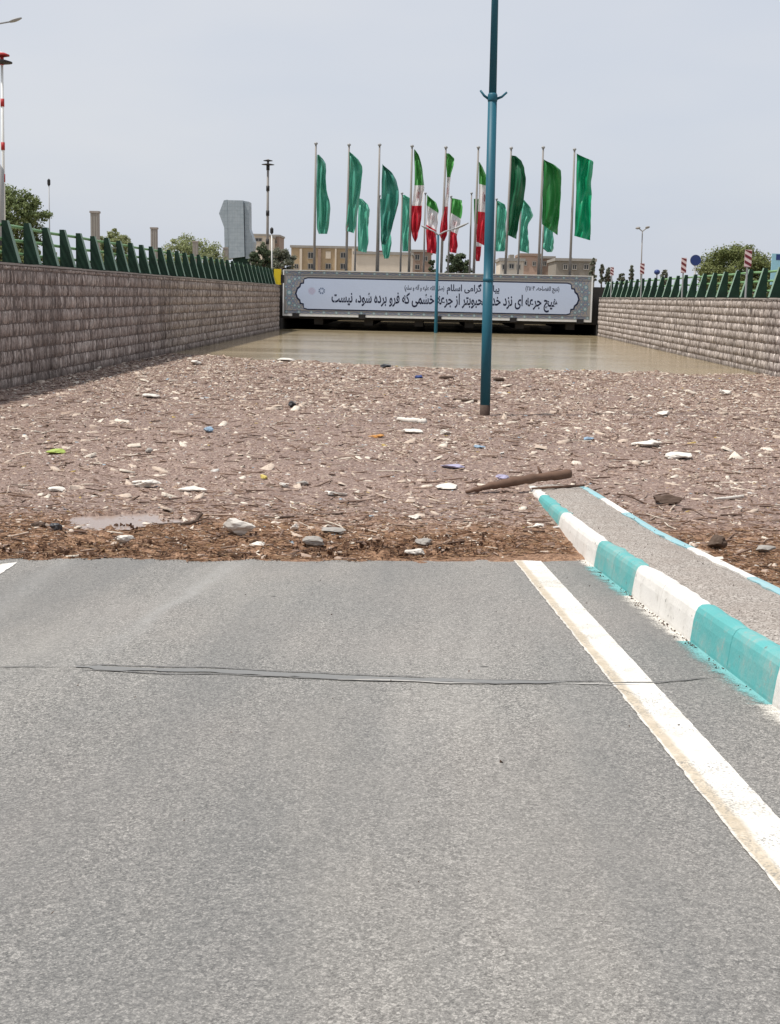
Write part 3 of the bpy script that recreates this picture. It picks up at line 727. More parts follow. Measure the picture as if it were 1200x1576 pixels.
ITEMS = [  # name, u, v(base), width px, height px, depth factor, material, wedge, yaw, label, category
 ('rock',361,829,62,32,.6,'pale_stone',.35,0,'largest white wedge-shaped rock resting on brown straw by the asphalt','rock'),
 ('flat_stone',482,844,52,16,.8,'grey_stone',.1,.1,'flat grey stone slab on the straw, nearest slab right of the white wedge rock','stone'),
 ('stone',397,849,30,12,.8,'pale_stone',0,.2,'small pale stone on the straw just below the white wedge rock','stone'),
 ('stone',642,857,34,16,.8,'pale_stone',.1,-.2,'rounded pale stone at the asphalt edge, below a thin grey stone','stone'),
 ('flat_stone',653,840,30,12,.9,'grey_stone',0,.1,'thin grey stone on the straw between the slab and the kerb','stone'),
 ('foam_lump',187,840,30,19,.7,'foam',.1,.3,'bright white foam lump on the straw below the open puddle','foam'),
 ('rubbish_bag',87,815,24,17,.8,'black_plastic',0,0,'dark blue-black bundle floating left of the puddle','bundle'),
 ('dark_scrap',58,812,24,9,.9,'dark_wood',0,.2,'flat dark scrap beside the blue-black bundle','scrap'),
 ('rubbish_bag',448,627,20,14,.8,'black_plastic',.2,0,'lone black bundle out in the middle of the debris','bundle'),
 ('plastic_scrap',84,697,34,10,.5,'lime',0,0,'lime green plastic piece floating near the left wall','plastic piece'),
 ('foam_slab',228,613,34,8,1.2,'foam',0,.1,'long white foam slab near the left wall, farthest large slab','foam'),
 ('plastic_scrap',319,665,18,10,.8,'blue_plastic',0,.5,'pale blue plastic piece left of the debris centre','plastic piece'),
 ('plastic_scrap',228,697,13,9,.8,'grey_stone',0,.2,'small grey-blue plastic piece right of the lime green one','plastic piece'),
 ('plastic_scrap',580,673,28,6,.9,'orange',0,0,'orange plastic strip in the middle of the debris','plastic piece'),
 ('plastic_scrap',736,690,20,7,.9,'blue_plastic',0,.2,'flat blue plastic piece near the foot of the teal pole','plastic piece'),
 ('plastic_scrap',904,677,18,7,.9,'blue_plastic',0,-.2,'small blue plastic piece right of the teal pole','plastic piece'),
 ('foam_slab',998,687,46,13,.9,'foam',.1,0,'large white foam slab far right of the teal pole','foam'),
 ('foam_slab',1049,707,54,11,.8,'foam',.2,.1,'long low white foam slab, nearer one of the two at right','foam'),
 ('foam_slab',224,750,58,12,.6,'foam',0,0,'longest white foam slab left of centre, behind the puddle','foam'),
 ('foam_slab',684,752,42,10,.7,'foam',0,.1,'white foam slab left of the end of the fallen log','foam'),
 ('foam_slab',634,667,28,8,1,'foam',.2,-.2,'angular white foam piece just below the white stick','foam'),
 ('foam_slab',685,668,16,9,1,'foam',0,.3,'small white foam piece left of the teal pole foot','foam'),
 ('stump',1030,778,50,18,.7,'dark_wood',0,.1,'dark brown ragged stump right of the traffic island','stump'),
 ('plastic_scrap',405,736,14,10,.8,'yellow_scrap',0,.3,'yellow plastic piece in the middle left debris','plastic piece'),
 ('root_clump',1106,848,32,26,.8,'dark_wood',0,.3,'dark root clump beside the right kerb of the island','clump'),
 ('plastic_scrap',1178,853,44,11,.6,'grey_stone',.2,.1,'blue-grey flattened piece at the right edge near the kerb','scrap'),
 ('plastic_scrap',776,741,30,9,.9,'lavender',0,.1,'lavender plastic piece lying against the fallen log','plastic piece'),
 ('dark_scrap',592,566,18,6,1.5,'black_plastic',0,.2,'black scrap at the far edge of the debris by open water','scrap'),
 ('dark_scrap',645,583,15,6,1.5,'sign_blue',0,.2,'dark blue scrap near the far edge of the debris','scrap'),
 ('flat_stone',829,814,22,8,.8,'pale_stone',0,.1,'flat pale stone touching the foot of the kerb','stone'),
 ('foam_slab',83,756,30,9,.8,'foam',0,.1,'white foam slab near the left edge behind the dark bundle','foam'),
 ('foam_lump',1108,866,18,8,.9,'foam',0,.4,'white foam lump beside the dark root clump','foam'),
 ('foam_slab',1072,842,30,9,.8,'foam',0,-.1,'white foam slab left of the dark root clump','foam'),
 ('foam_slab',640,797,24,9,.9,'foam',0,.2,'small white foam slab above the thin grey stone','foam'),
 ('foam_lump',452,817,18,13,.9,'foam',.1,.1,'rounded white foam lump right of the white wedge rock','foam'),
 ('flat_stone',512,825,40,9,.9,'grey_stone',0,.1,'long grey stone just behind the flat grey slab','stone'),
 ('foam_slab',300,757,44,9,.7,'foam',0,-.05,'thin white foam slab right of the longest slab','foam'),
 ('foam_lump',1118,609,20,9,1,'foam',.1,.1,'white foam lump near the right wall','foam'),
 ('foam_slab',1022,642,22,9,1,'foam',.1,.1,'white foam piece straight behind the large right slab','foam'),
 ('foam_slab',437,557,24,6,1.5,'foam',0,0,'white foam at the far edge of the debris, left of centre','foam'),
 ('foam_slab',299,562,18,8,1.5,'foam',.1,0,'white foam at the far edge close to the left wall','foam'),
 ('foam_lump',435,748,18,9,.9,'foam',0,.2,'round white foam lump below the yellow piece','foam'),
 ('flat_stone',467,746,22,8,.9,'grey_stone',0,.1,'grey flat piece beside the round foam lump','stone'),
 ('foam_slab',515,762,38,10,.8,'foam',.2,.2,'ragged white foam slab in the middle behind the long stick','foam'),
 ('plastic_scrap',700,720,40,8,.9,'lavender',0,.1,'pale lavender sheet floating left of the lavender piece','plastic piece')]
for i, (nm, u, v, wpx, hpx, df, mt, wd, yw, lab, cat) in enumerate(ITEMS):
    p = place(u, v); p[2] = max(p[2], .012); sc = float(p[1]) / F; sx = wpx * sc / 2 * 1.1
    sz = max(hpx * sc * .55, .02); blob(nm, p + np.array((0, sx * df * .6, .004)), sx, sx * df, sz, MAT[mt], 100 + i, lab, cat, flat=.55, wedge=wd, yaw=yw)
def stick(name, px, r, mat, label, cat, seed=0, forks=()):
    """px: (u, v, height above the debris)"""
    P = []
    for (u, v, h) in px:
        q = at_z(u, v, h + .01); P.append(q)
    Pts = []
    for a, b in zip(P[:-1], P[1:]):
        for t in np.linspace(0, 1, 9, endpoint=False): Pts.append(a + (b - a) * t)
    Pts.append(P[-1]); n = len(Pts); rr = np.random.default_rng(seed)
    Pts = [p + rr.normal(0, r * .12, 3) for p in Pts]
    rs = [r * (.55 + .45 * math.sin(min(1, .25 + i / n * 1.2) * math.pi / 2)) * rr.uniform(.9, 1.08) for i in range(n)]
    m = MB(); m.tube(Pts, rs, 12)
    for (i, d, l) in forks:
        b = Pts[int(i * (n-1))]; m.tube([b, b + np.array(d) * l * .5, b + np.array(d) * l + np.array((0.02, 0, .01))], [r * .55, r * .4, r * .25], 8)
    return tag(m.build(name, mat, smooth=True), label, cat)
LZ = .05
la, lb = at_z(716, 757, .04), at_z(878, 729, .20)
m = MB(); n = 26; rr = np.random.default_rng(3); pts = []; rs = []
lb = la + (lb - la) * 1.0
for i in range(n):
    t = i / (n - 1); pts.append(la + (lb - la) * t + np.array((0, 0, .02 * math.sin(t * 3.1))) + rr.normal(0, .003, 3))
    rs.append((.014 + .030 * min(1, t * 2.6) ** .8 + .005 * t) * rr.uniform(.84, 1.14))
m.tube(pts, rs, 16)
b = pts[18]; m.tube([b, b + np.array((-.03, .02, .07)), b + np.array((-.05, .03, .11))], [.022, .014, .008], 8)
b = pts[19]; m.tube([b, b + np.array((.05, .02, .05)), b + np.array((.11, .03, .05))], [.012, .01, .006], 8)
tag(m.build('driftwood_log', MAT['wood'], smooth=True), 'thick brown driftwood log lying tilted across the drowned end of the traffic island', 'log')
stick('driftwood_stick', [(818,752,.06),(850,750,.07),(898,747,.05)], .014, MAT['wood'], 'thin brown stick lying just behind and below the thick log', 'stick', 1)
stick('driftwood_stick', [(244,808,.02),(268,808,.03),(290,806,.03),(300,803,.04),(309,791,.09)], .016, MAT['dark_wood'], 'dark bent driftwood stick with upturned end right of the puddle', 'stick', 2, ((.75, (.8,.1,.25), .12),))
stick('driftwood_stick', [(452,793,.02),(520,791,.03),(578,790,.02)], .009, MAT['dark_wood'], 'longest thin dark stick lying level in mid debris', 'stick', 3)
stick('driftwood_stick', [(392,795,.02),(420,797,.02),(452,795,.02)], .012, MAT['dark_wood'], 'short dark stick right behind the white wedge rock', 'stick', 4)
stick('white_stick', [(612,645,.04),(634,647,.05),(655,649,.04)], .045, MAT['foam'], 'thick white stick or pipe floating in the middle of the debris', 'stick', 5)
stick('driftwood_stick', [(698,614,.04),(716,616,.05),(735,617,.04)], .03, MAT['dark_wood'], 'dark brown stick left of the teal pole', 'stick', 6)
stick('driftwood_stick', [(676,581,.05),(697,581,.05)], .05, MAT['dark_wood'], 'dark stick floating near the far edge of the debris', 'stick', 7)
stick('driftwood_stick', [(760,584,.05),(775,584,.05)], .05, MAT['dark_wood'], 'short dark stick right behind the teal pole', 'stick', 8)
stick('driftwood_stick', [(10,850,.03),(60,853,.03),(118,858,.02)], .012, MAT['dark_wood'], 'dark curved stick on the straw at the left edge of the road', 'stick', 9)
stick('driftwood_stick', [(910,773,.05),(930,776,.04),(950,778,.03)], .02, MAT['dark_wood'], 'short brown stick at the far end of the right kerb', 'stick', 10)
stick('driftwood_stick', [(1100,768,.03),(1125,766,.03),(1143,764,.03)], .018, MAT['pale_stone'], 'pale bleached stick on the debris at the far right', 'stick', 11)

# ------------------------------------------------------------------ stone retaining walls
def stone_wall(side, top, label, matname, ch, sw, y0, y1):
    """courses of narrow split stones standing proud of a mortar core"""
    face = XL if side < 0 else XR
    root = thing('retaining_wall', label, 'wall', (face, 40, 0))
    c = MB(); bk = face + side * .34
    xa, xb = sorted((face + side * .012, bk))
    c.box((xa, -21, -4.7), (xb, y1, top - .04)); c.build('core', MAT['mortar'], root)
    c = MB(); xa, xb = sorted((face - side * .01, bk))
    yy = -21.0
    while yy < y1:
        ln = R.uniform(1.0, 1.6); c.box((xa, yy, top - .038 + R.uniform(-.004, .004)), (xb, min(yy + ln - .012, y1), top + R.uniform(-.006, .008))); yy += ln
    c.build('coping', MAT['coping'], root)
    V = []; T = []; k = 0
    z = -.32; row = 0
    while z < top - .05:
        h = min(ch * R.uniform(.93, 1.07), top - .042 - z); y = y0 + R.uniform(0, sw)
        while y < y1:
            wd = sw * R.uniform(.5, 1.7); wd = min(wd, y1 - y)
            if road_z(0, y) < z + h + .1 or True:
                pr = R.choice((-.008, .0, .006, .012, .022)) + R.uniform(-.006, .008); g_ = R.uniform(.001, .006); gz = R.uniform(.004, .015)
                zj = R.uniform(-.010, .010)
                x0_ = face + side * .02; x1_ = face - side * pr
                ya, yb = y + g_, y + wd - g_; za, zb = z + gz + zj, z + h - gz + zj * R.uniform(.3, 1)
                zb = min(zb, top - .043); gz = gz
                if yb > ya + .01:
                    ym = (ya + yb) / 2 + R.uniform(-.2, .2) * wd; zm = (za + zb) / 2 + R.uniform(-.25, .25) * h
                    i8 = .006
                    V += [(x0_, ya, za), (x0_, yb, za), (x0_, yb, zb), (x0_, ya, zb),
                          (x1_ + side*R.uniform(0,.03), ya+i8, za+i8), (x1_ + side*R.uniform(0,.03), yb-i8, za+i8), (x1_ + side*R.uniform(0,.03), yb-i8, zb-i8), (x1_ + side*R.uniform(0,.03), ya+i8, zb-i8),
                          (x1_ - side * R.uniform(.0, .014), ym, zm)]
                    T.append(min(1, max(0, R.gauss(.5, .27)))); k += 1
            y += wd
        z += h; row += 1
    b = (np.arange(k) * 9)[:, None]
    quads = np.array([(0,1,5,4),(1,2,6,5),(2,3,7,6),(3,0,4,7)]); tris = np.array([(4,5,8),(5,6,8),(6,7,8),(7,4,8)])
    loops = np.concatenate(((b[:, :, None] + quads[None]).reshape(k, -1), (b[:, :, None] + tris[None]).reshape(k, -1)), 1)
    np_mesh('stone_facing', V, np.tile([4]*4 + [3]*4, k), loops.ravel(), MAT[matname], root, attr=np.repeat(T, 8))
    return root
stone_wall(-1, ZL, 'long brown split-stone retaining wall on the left, in shade with dark drip stains', 'stone_l', .262, .07, 6, YB - 1.6)
stone_wall(1, ZR, 'pale split-stone retaining wall on the right side of the flooded underpass', 'stone_r', .24, .07, 6, YB - .25)

# ------------------------------------------------------------------ spiked fences on the walls
def fence(side, ztop, y0, step, y1, bw, label):
    face = XL if side < 0 else XR
    root = thing('spiked_fence', label, 'fence', (face + side * .2, 40, ztop))
    yy = y0
    while yy < y1:
        bx = face + side * .36; fx = face + side * (.36 - bw); ft = face + side * .25
        th = .11; hz = .88 + R.uniform(-.012, .012); dy = R.uniform(-.02, .02); lean = R.uniform(-.012, .012)
        def q(xf, z, t, l): 
            xs_ = sorted((xf, bx)); return [(xs_[0]+l, yy+dy-t, z), (xs_[1]+l, yy+dy-t, z), (xs_[1]+l, yy+dy+t, z), (xs_[0]+l, yy+dy+t, z)]
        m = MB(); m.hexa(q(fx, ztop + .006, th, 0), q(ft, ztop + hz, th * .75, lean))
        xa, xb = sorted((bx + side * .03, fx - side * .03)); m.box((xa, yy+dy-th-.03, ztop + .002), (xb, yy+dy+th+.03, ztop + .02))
        m.m[5 if side < 0 else 3] = 0; m.m[3 if side < 0 else 5] = 1  # the road-facing slope of each post takes the paler green
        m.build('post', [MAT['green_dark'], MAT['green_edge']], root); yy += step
    for h in (.78, .5, .22):
        m = MB(); n = 60; pts = [(face + side * .40, a, ztop + h + .006 * math.sin(a * 1.3 + h * 9)) for a in np.linspace(y0 - .3, y1, n)]
        m.tube(pts, .034, 8); m.build('rail', MAT['green_rail'], root, smooth=True)
    return root
fence(-1, ZL, 28.3 - 1.48 * 5, 1.48, YB - 1.7, .34, 'dark green fence of tapered spikes with light green rails on the left wall')
fence(1, ZR, 39.65 - 1.8 * 5, 1.8, YB - .4, .35, 'dark green fence of tapered spikes with light green rails on the right wall')

# ------------------------------------------------------------------ bridge
br = thing('bridge', 'low concrete road bridge crossing the flooded underpass behind the banner', 'bridge', (.7, YB + 1, 0))
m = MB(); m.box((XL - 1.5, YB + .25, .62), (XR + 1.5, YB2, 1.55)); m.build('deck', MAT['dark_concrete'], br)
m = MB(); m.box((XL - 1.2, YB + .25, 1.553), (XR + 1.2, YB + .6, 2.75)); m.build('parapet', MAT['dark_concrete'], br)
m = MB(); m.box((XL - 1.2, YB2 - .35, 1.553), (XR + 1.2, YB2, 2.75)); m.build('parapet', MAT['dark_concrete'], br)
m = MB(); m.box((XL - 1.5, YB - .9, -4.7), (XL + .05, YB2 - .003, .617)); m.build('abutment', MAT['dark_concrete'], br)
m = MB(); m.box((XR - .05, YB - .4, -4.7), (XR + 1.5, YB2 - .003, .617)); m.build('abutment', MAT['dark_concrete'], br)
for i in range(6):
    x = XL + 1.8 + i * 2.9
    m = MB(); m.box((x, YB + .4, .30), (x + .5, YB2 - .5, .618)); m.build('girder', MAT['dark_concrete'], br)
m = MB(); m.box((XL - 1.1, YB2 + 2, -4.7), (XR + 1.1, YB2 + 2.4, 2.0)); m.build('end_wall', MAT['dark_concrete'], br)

# ------------------------------------------------------------------ banner with its inscription
PX = YB / F                                             # metres per photo pixel at the banner
bl_, br_ = at_y(437, 449, YB), at_y(909, 459, YB)
X0, X1 = float(bl_[0]), float(br_[0]); Z1 = float(at_y(437, 416, YB)[2]); Z0 = float(at_y(437, 483, YB)[2])
BW, BH = X1 - X0, Z1 - Z0
bn = thing('banner_sign', 'long pale blue banner sign with Persian lettering and patterned border on the bridge front', 'sign', (X0, YB, Z0))
m = MB(); m.box((X0, YB, Z0), (X1, YB + .05, Z1)); m.build('panel', MAT['panel_tan'], bn)
fr = MB()
for a, b in (((X0-.06, Z0-.09), (X1+.06, Z0-.002)), ((X0-.06, Z1+.002), (X1+.06, Z1+.06)), ((X0-.09, Z0-.09), (X0-.002, Z1+.06)), ((X1+.002, Z0-.09), (X1+.10, Z1+.06))):
    pass
fr.box((X0 - .07, YB - .04, Z0 - .11), (X1 + .09, YB + .06, Z0 - .003)); fr.box((X0 - .07, YB - .04, Z1 + .003), (X1 + .09, YB + .06, Z1 + .04))
fr.box((X0 - .07, YB - .04, Z0), (X0 - .003, YB + .06, Z1)); fr.box((X1 + .003, YB - .04, Z0), (X1 + .09, YB + .06, Z1))
fr.build('frame', MAT['white_paint'], bn)
for u in (455, 557, 674, 790, 893):
    x = float(at_y(u, 480, YB)[0]); m = MB(); m.box((x - .2, YB - .07, Z0 - .19), (x + .2, YB + .3, Z0 + .06)); m.build('bracket', MAT['black'], bn)
def flip(pts): return [(BW - x, z) for x, z in reversed(pts)]
def cartouche(g):
    zc = BH * .475; t, b_ = BH * .825 + g, BH * .13 - g
    L = [(1.36, t), (1.16-g*.3, t - .06), (1.14-g, t - .3), (.98-g, t - .33), (.94-g, t - .50), (.80-g, t - .62), (.72-g*1.4, zc), (.80-g, b_ + .62), (.94-g, b_ + .50), (.98-g, b_ + .33), (1.14-g, b_ + .3), (1.16-g*.3, b_ + .06), (1.36, b_)]
    return L + flip(L)
def flat(pts, off, th=.002): return [(X0 + x, YB - off, Z0 + z) for x, z in pts]
m = MB(); m.poly(flat(cartouche(.07), .004), (0, .003, 0)); m.build('cartouche_outline', MAT['ink'], bn)
m = MB(); m.poly(flat(cartouche(.0), .008), (0, .003, 0)); m.build('cartouche', MAT['panel_blue'], bn)
# printed border: rows of eight-pointed rosettes and interlaced lines
ros, rte, lin = MB(), MB(), MB()
def star(mb, cx, cz, r, k, off):
    mb.poly(flat([(cx + math.cos(2*math.pi*i/16 + .2) * r * (1 if i % 2 else k), cz + math.sin(2*math.pi*i/16 + .2) * r * (1 if i % 2 else k)) for i in range(16)], off), (0, .001, 0))
def seg(mb, a, b, wd, off):
    d = np.array(b) - np.array(a); n_ = np.array((-d[1], d[0])) / np.hypot(*d) * wd / 2
    mb.poly(flat([tuple(a + n_), tuple(b + n_), tuple(b - n_), tuple(a - n_)][::-1], off), (0, .001, 0))
nb = 24
for i in range(nb + 1):
    x = .14 + (BW - .28) * i / nb
    for z in (BH - .10, .12):
        star(rte, x, z, .11, .6, .0025); star(ros, x, z, .075, .6, .0045)
        if i < nb:
            xm = x + (BW - .28) / nb / 2; dx = (BW - .28) / nb / 2
            seg(lin, np.array((x + .11, z)), np.array((xm, z + .05)), .03, .0015); seg(lin, np.array((xm, z + .05)), np.array((x + 2*dx - .11, z)), .03, .0015)
            seg(lin, np.array((x + .11, z - .01)), np.array((xm, z - .06)), .03, .0012); seg(lin, np.array((xm, z - .06)), np.array((x + 2*dx - .11, z - .01)), .03, .0012)
for s_ in (0, 1):
    for (x, z, r) in ((.30, .62, .16), (.62, .5, .12), (.30, 1.22, .2), (.62, BH * .475, .0), (.30, 1.85, .16), (.62, 1.98, .12), (.86, .42, .11), (.86, 2.05, .11), (.1, .9, .09), (.1, 1.55, .09), (.52, .88, .09), (.52, 1.60, .09)):
        if r == 0: continue
        xx = BW - x if s_ else x; star(rte, xx, z, r, .6, .0025); star(ros, xx, z, r * .62, .6, .0045)
        for a in range(8):
            t = a * math.pi / 4 + .39; p = np.array((xx + math.cos(t) * r * .8, z + math.sin(t) * r * .8)); q_ = np.array((xx + math.cos(t) * (r + .2), z + math.sin(t) * (r + .2)))
            if .05 < min(p[0], q_[0]) and max(p[0], q_[0]) < BW - .05: seg(lin, p, q_, .028, .0014 - a * 1e-5)
lin.build('border_lines', MAT['ink_grey'], bn)['kind'] = 'stuff'; rte.build('rosette_outline', MAT['rosette_teal'], bn); ros.build('rosette', MAT['rosette'], bn)
m = MB()                                                 # inner hairlines of the border
for z, t in ((BH * .86 + .07, .02), (BH * .075, .02)): m.box((X0 + .06, YB - .0018, Z0 + z), (X1 - .06, YB - .0005, Z0 + z + t))
m.build('border_rule', MAT['ink'], bn)

FORMS = {'ا':('\ufe8d','\ufe8e',0,0),'ب':('\ufe8f','\ufe90','\ufe91','\ufe92'),'پ':('\ufb56','\ufb57','\ufb58','\ufb59'),'ت':('\ufe95','\ufe96','\ufe97','\ufe98'),
 'ج':('\ufe9d','\ufe9e','\ufe9f','\ufea0'),'چ':('\ufb7a','\ufb7b','\ufb7c','\ufb7d'),'ح':('\ufea1','\ufea2','\ufea3','\ufea4'),'خ':('\ufea5','\ufea6','\ufea7','\ufea8'),
 'د':('\ufea9','\ufeaa',0,0),'ر':('\ufead','\ufeae',0,0),'ز':('\ufeaf','\ufeb0',0,0),'س':('\ufeb1','\ufeb2','\ufeb3','\ufeb4'),'ش':('\ufeb5','\ufeb6','\ufeb7','\ufeb8'),
 'ص':('\ufeb9','\ufeba','\ufebb','\ufebc'),'ع':('\ufec9','\ufeca','\ufecb','\ufecc'),'ف':('\ufed1','\ufed2','\ufed3','\ufed4'),'ک':('\ufb8e','\ufb8f','\ufb90','\ufb91'),
 'گ':('\ufb92','\ufb93','\ufb94','\ufb95'),'ل':('\ufedd','\ufede','\ufedf','\ufee0'),'م':('\ufee1','\ufee2','\ufee3','\ufee4'),'ن':('\ufee5','\ufee6','\ufee7','\ufee8'),
 'و':('\ufeed','\ufeee',0,0),'ه':('\ufee9','\ufeea','\ufeeb','\ufeec'),'ی':('\ufbfc','\ufbfd','\ufbfe','\ufbff')}
def shape(t):
    out = []; 
    for i, c in enumerate(t):
        if c not in FORMS: out.append({'(': ')', ')': '('}.get(c, c)); continue
        pv = i > 0 and t[i-1] in FORMS and FORMS[t[i-1]][2] != 0
        nx_ = i + 1 < len(t) and t[i+1] in FORMS and FORMS[c][2] != 0
        out.append(FORMS[c][3 if pv and nx_ else 1 if pv else 2 if nx_ else 0])
    s = ''.join(out)
    digits = '۰۱۲۳۴۵۶۷۸۹'; r = s[::-1]; res = ''; run = ''
    for ch in r:
        if ch in digits: run = ch + run
        else: res += run + ch; run = ''
    return res + run
def text(name, body, xr, zb, width, height, mat, off, bold=.012, extra=None):
    """lettering as a mesh: right edge xr, base line zb (panel metres), fitted to the width"""
    cu = bpy.data.curves.new(name, 'FONT'); cu.body = shape(body); cu.extrude = .002; cu.offset = bold; cu.resolution_u = 3; cu.size = 1
    t = bpy.data.objects.new(name, cu); COL.objects.link(t); bpy.context.view_layer.update()
    me = bpy.data.meshes.new_from_object(t.evaluated_get(bpy.context.evaluated_depsgraph_get())); bpy.data.objects.remove(t)
    n = len(me.vertices); c = np.empty(n * 3); me.vertices.foreach_get('co', c); c = c.reshape(-1, 3)
    xa, xb = c[:, 0].min(), c[:, 0].max(); sx = width / (xb - xa)
    c2 = np.stack((xr - (xb - c[:, 0]) * sx, -off - c[:, 2] * .4, zb + c[:, 1] * height), -1)
    me.vertices.foreach_set('co', c2.ravel()); me.update(); me.materials.clear(); me.materials.append(mat)
    return link(name, me, bn)
def bx(u): return float(at_y(u, 460, YB)[0]) - X0
text('main_inscription', 'هیچ جرعه ای نزد خدا محبوبتر از جرعه خشمی که فرو برده شود، نیست', bx(858), .74, bx(858) - bx(510), .84, MAT['ink'], .010, .025)
text('upper_inscription', 'پیامبر گرامی اسلام', bx(768), 1.50, bx(768) - bx(687), .50, MAT['ink'], .010, .024)
text('upper_inscription', '(صلی الله علیه و آله و سلم)', bx(683), 1.52, bx(683) - bx(622), .34, MAT['ink'], .010, .02)
text('source_note', '(نهج الفصاحه، ۲۵۶۴)', bx(860), 1.62, bx(860) - bx(808), .34, MAT['ink'], .010, .02)
def ring(mb, cx, cz, r0, r1, off, n=20, a0=0, a1=2*math.pi):
    for i in range(n):
        t0 = a0 + (a1-a0) * i / n; t1 = a0 + (a1-a0) * (i+1) / n
        mb.poly(flat([(cx + math.cos(t0)*r0, cz + math.sin(t0)*r0), (cx + math.cos(t0)*r1, cz + math.sin(t0)*r1), (cx + math.cos(t1)*r1, cz + math.sin(t1)*r1), (cx + math.cos(t1)*r0, cz + math.sin(t1)*r0)], off), (0, .001, 0))
m = MB(); cx, cz = bx(479.6), 1.33; ring(m, cx, cz, .13, .155, .0095); ring(m, cx, cz, .19, .205, .0095)
for k in range(6):
    t = k * math.pi / 3; ring(m, cx + math.cos(t)*.075, cz + math.sin(t)*.075, .03, .05, .0097 + k*2e-5, 8)
m.build('emblem', MAT['ink_pink'], bn)
m = MB(); cx = bx(494.8); 
for k in range(8): ring(m, cx, cz + .02, .09, .19, .0095, 3, k*math.pi/4 + .1, k*math.pi/4 + .62)
m.build('emblem', MAT['ink_grey'], bn)

# ------------------------------------------------------------------ flags
GREENS = {'sea': (.09,.37,.27), 'seadark': (.055,.26,.20), 'forest': (.015,.12,.055), 'leaf': (.03,.21,.055), 'emerald': (.01,.32,.15), 'mint': (.12,.45,.33)}  # greens vary slightly per flag: light through the cloth put into the colour
IG, IW, IR = (.08,.34,.08), (.82,.80,.80), (.58,.03,.05)
def flag_mesh(rows, Y, pole, mat, amp, seed, fold):
    """rows: (v_left, u_left, v_right, u_right) read from top to bottom, opened into a hanging, folded cloth"""
    rows = np.array(rows, float); q = np.linspace(0, 1, len(rows)); nv, nu = 60, 21
    t = np.linspace(0, 1, nv); vl, ul, vr, ur = [np.interp(t, q, rows[:, k]) for k in range(4)]
    ul += (fbm(t * 9, t * 0, seed, 2) - .38) * .9; ur += (fbm(t * 7, t * 0 + 5, seed, 3) - .44) * 3.0
    ur = ul + (ur - ul) * 1.08
    for arr in (ul, ur): arr[1:-1] = (arr[:-2] + 2*arr[1:-1] + arr[2:]) / 4
    Vs = []; UV = []
    rr = np.random.default_rng(seed); ph = rr.uniform(0, 6.28, 4); cw = rr.choice((-1, 1)) * rr.uniform(.6, 1.3)
    for i in range(nv):
        for j in range(nu):
            s = j / (nu - 1)
            u = ul[i] + (ur[i] - ul[i]) * s; v = vl[i] + (vr[i] - vl[i]) * s
            d = amp * min(1, s * 4) * (math.sin(fold * 8.5 * (s + t[i] * .9 * cw) + ph[0]) + .6 * (1 - 2 * abs(math.sin(fold * 6.5 * (s * .8 - t[i] * 1.1 * cw) + ph[1]))) + .45 * (1 - 2 * abs(math.sin(9 * s + 5 * t[i] + ph[2] + 1.5 * math.sin(4 * t[i] + ph[3])))) + .25 * math.sin(22 * s + 17 * t[i] + ph[3]))
            p = at_y(u, v, Y + d - .12 * s * math.sin(3 * t[i] + ph[3])); Vs.append(p); UV.append((s, t[i]))
    I = np.arange(nv * nu).reshape(nv, nu); f = grid_faces(I)
    o = np_mesh('flag', Vs, [4]*len(f), f, mat, pole, smooth=True)
    ul_ = o.data.uv_layers.new(name='UVMap')
    lv = np.empty(len(o.data.loops), np.int32); o.data.loops.foreach_get('vertex_index', lv)
    ul_.data.foreach_set('uv', np.array(UV)[lv].ravel())
    return o, np.array(Vs).reshape(nv, nu, 3)
def emblem(Vg, ti, pole, flag, r=.2):
    """red tulip-shaped mark in the white band, following the cloth, on both faces"""
    for sg in (-1, 1):
        m = MB(); nv, nu, _ = Vg.shape
        def P(a, b):                                   # a across 0..1, b down 0..1 inside the mark
            s = .5 + a; t = ti + b; i = min(max(t * (nv-1), 0), nv-1.001); j = min(max(s * (nu-1), 0), nu-1.001); i0, j0 = int(i), int(j); fi, fj = i-i0, j-j0
            p = (Vg[i0,j0]*(1-fi)*(1-fj) + Vg[i0+1,j0]*fi*(1-fj) + Vg[i0,j0+1]*(1-fi)*fj + Vg[i0+1,j0+1]*fi*fj); return p + np.array((0, sg * .012, 0))
        m.add([P(-.02,-.035), P(.02,-.035), P(.02,.035), P(-.02,.035)], [(0,1,2,3)])
        for side in (-1, 1):
            for r0, r1 in ((.07, .09), (.16, .18)):
                pts = []
                for k in range(7):
                    th = -1.1 + k * .36; pts.append((side * r1 * math.cos(th), .16 * r1 / .2 * .28 * math.sin(th) * 1.0 * 1.6)); 
                inn = [(a * r0 / r1, b * r0 / r1 * 1.0) for a, b in pts]
                vs = [P(*q_) for q_ in pts] + [P(*q_) for q_ in inn]
                m.add(vs, [(k, k+1, 8+k, 7+k) for k in range(6)])
        m.build('emblem', MAT['red_paint'], flag)
ORD = ['first', 'second', 'third', 'fourth', 'fifth', 'sixth', 'seventh', 'eighth', 'ninth']
def sym(rows): return [(v, a, v, b) for v, a, b in rows]
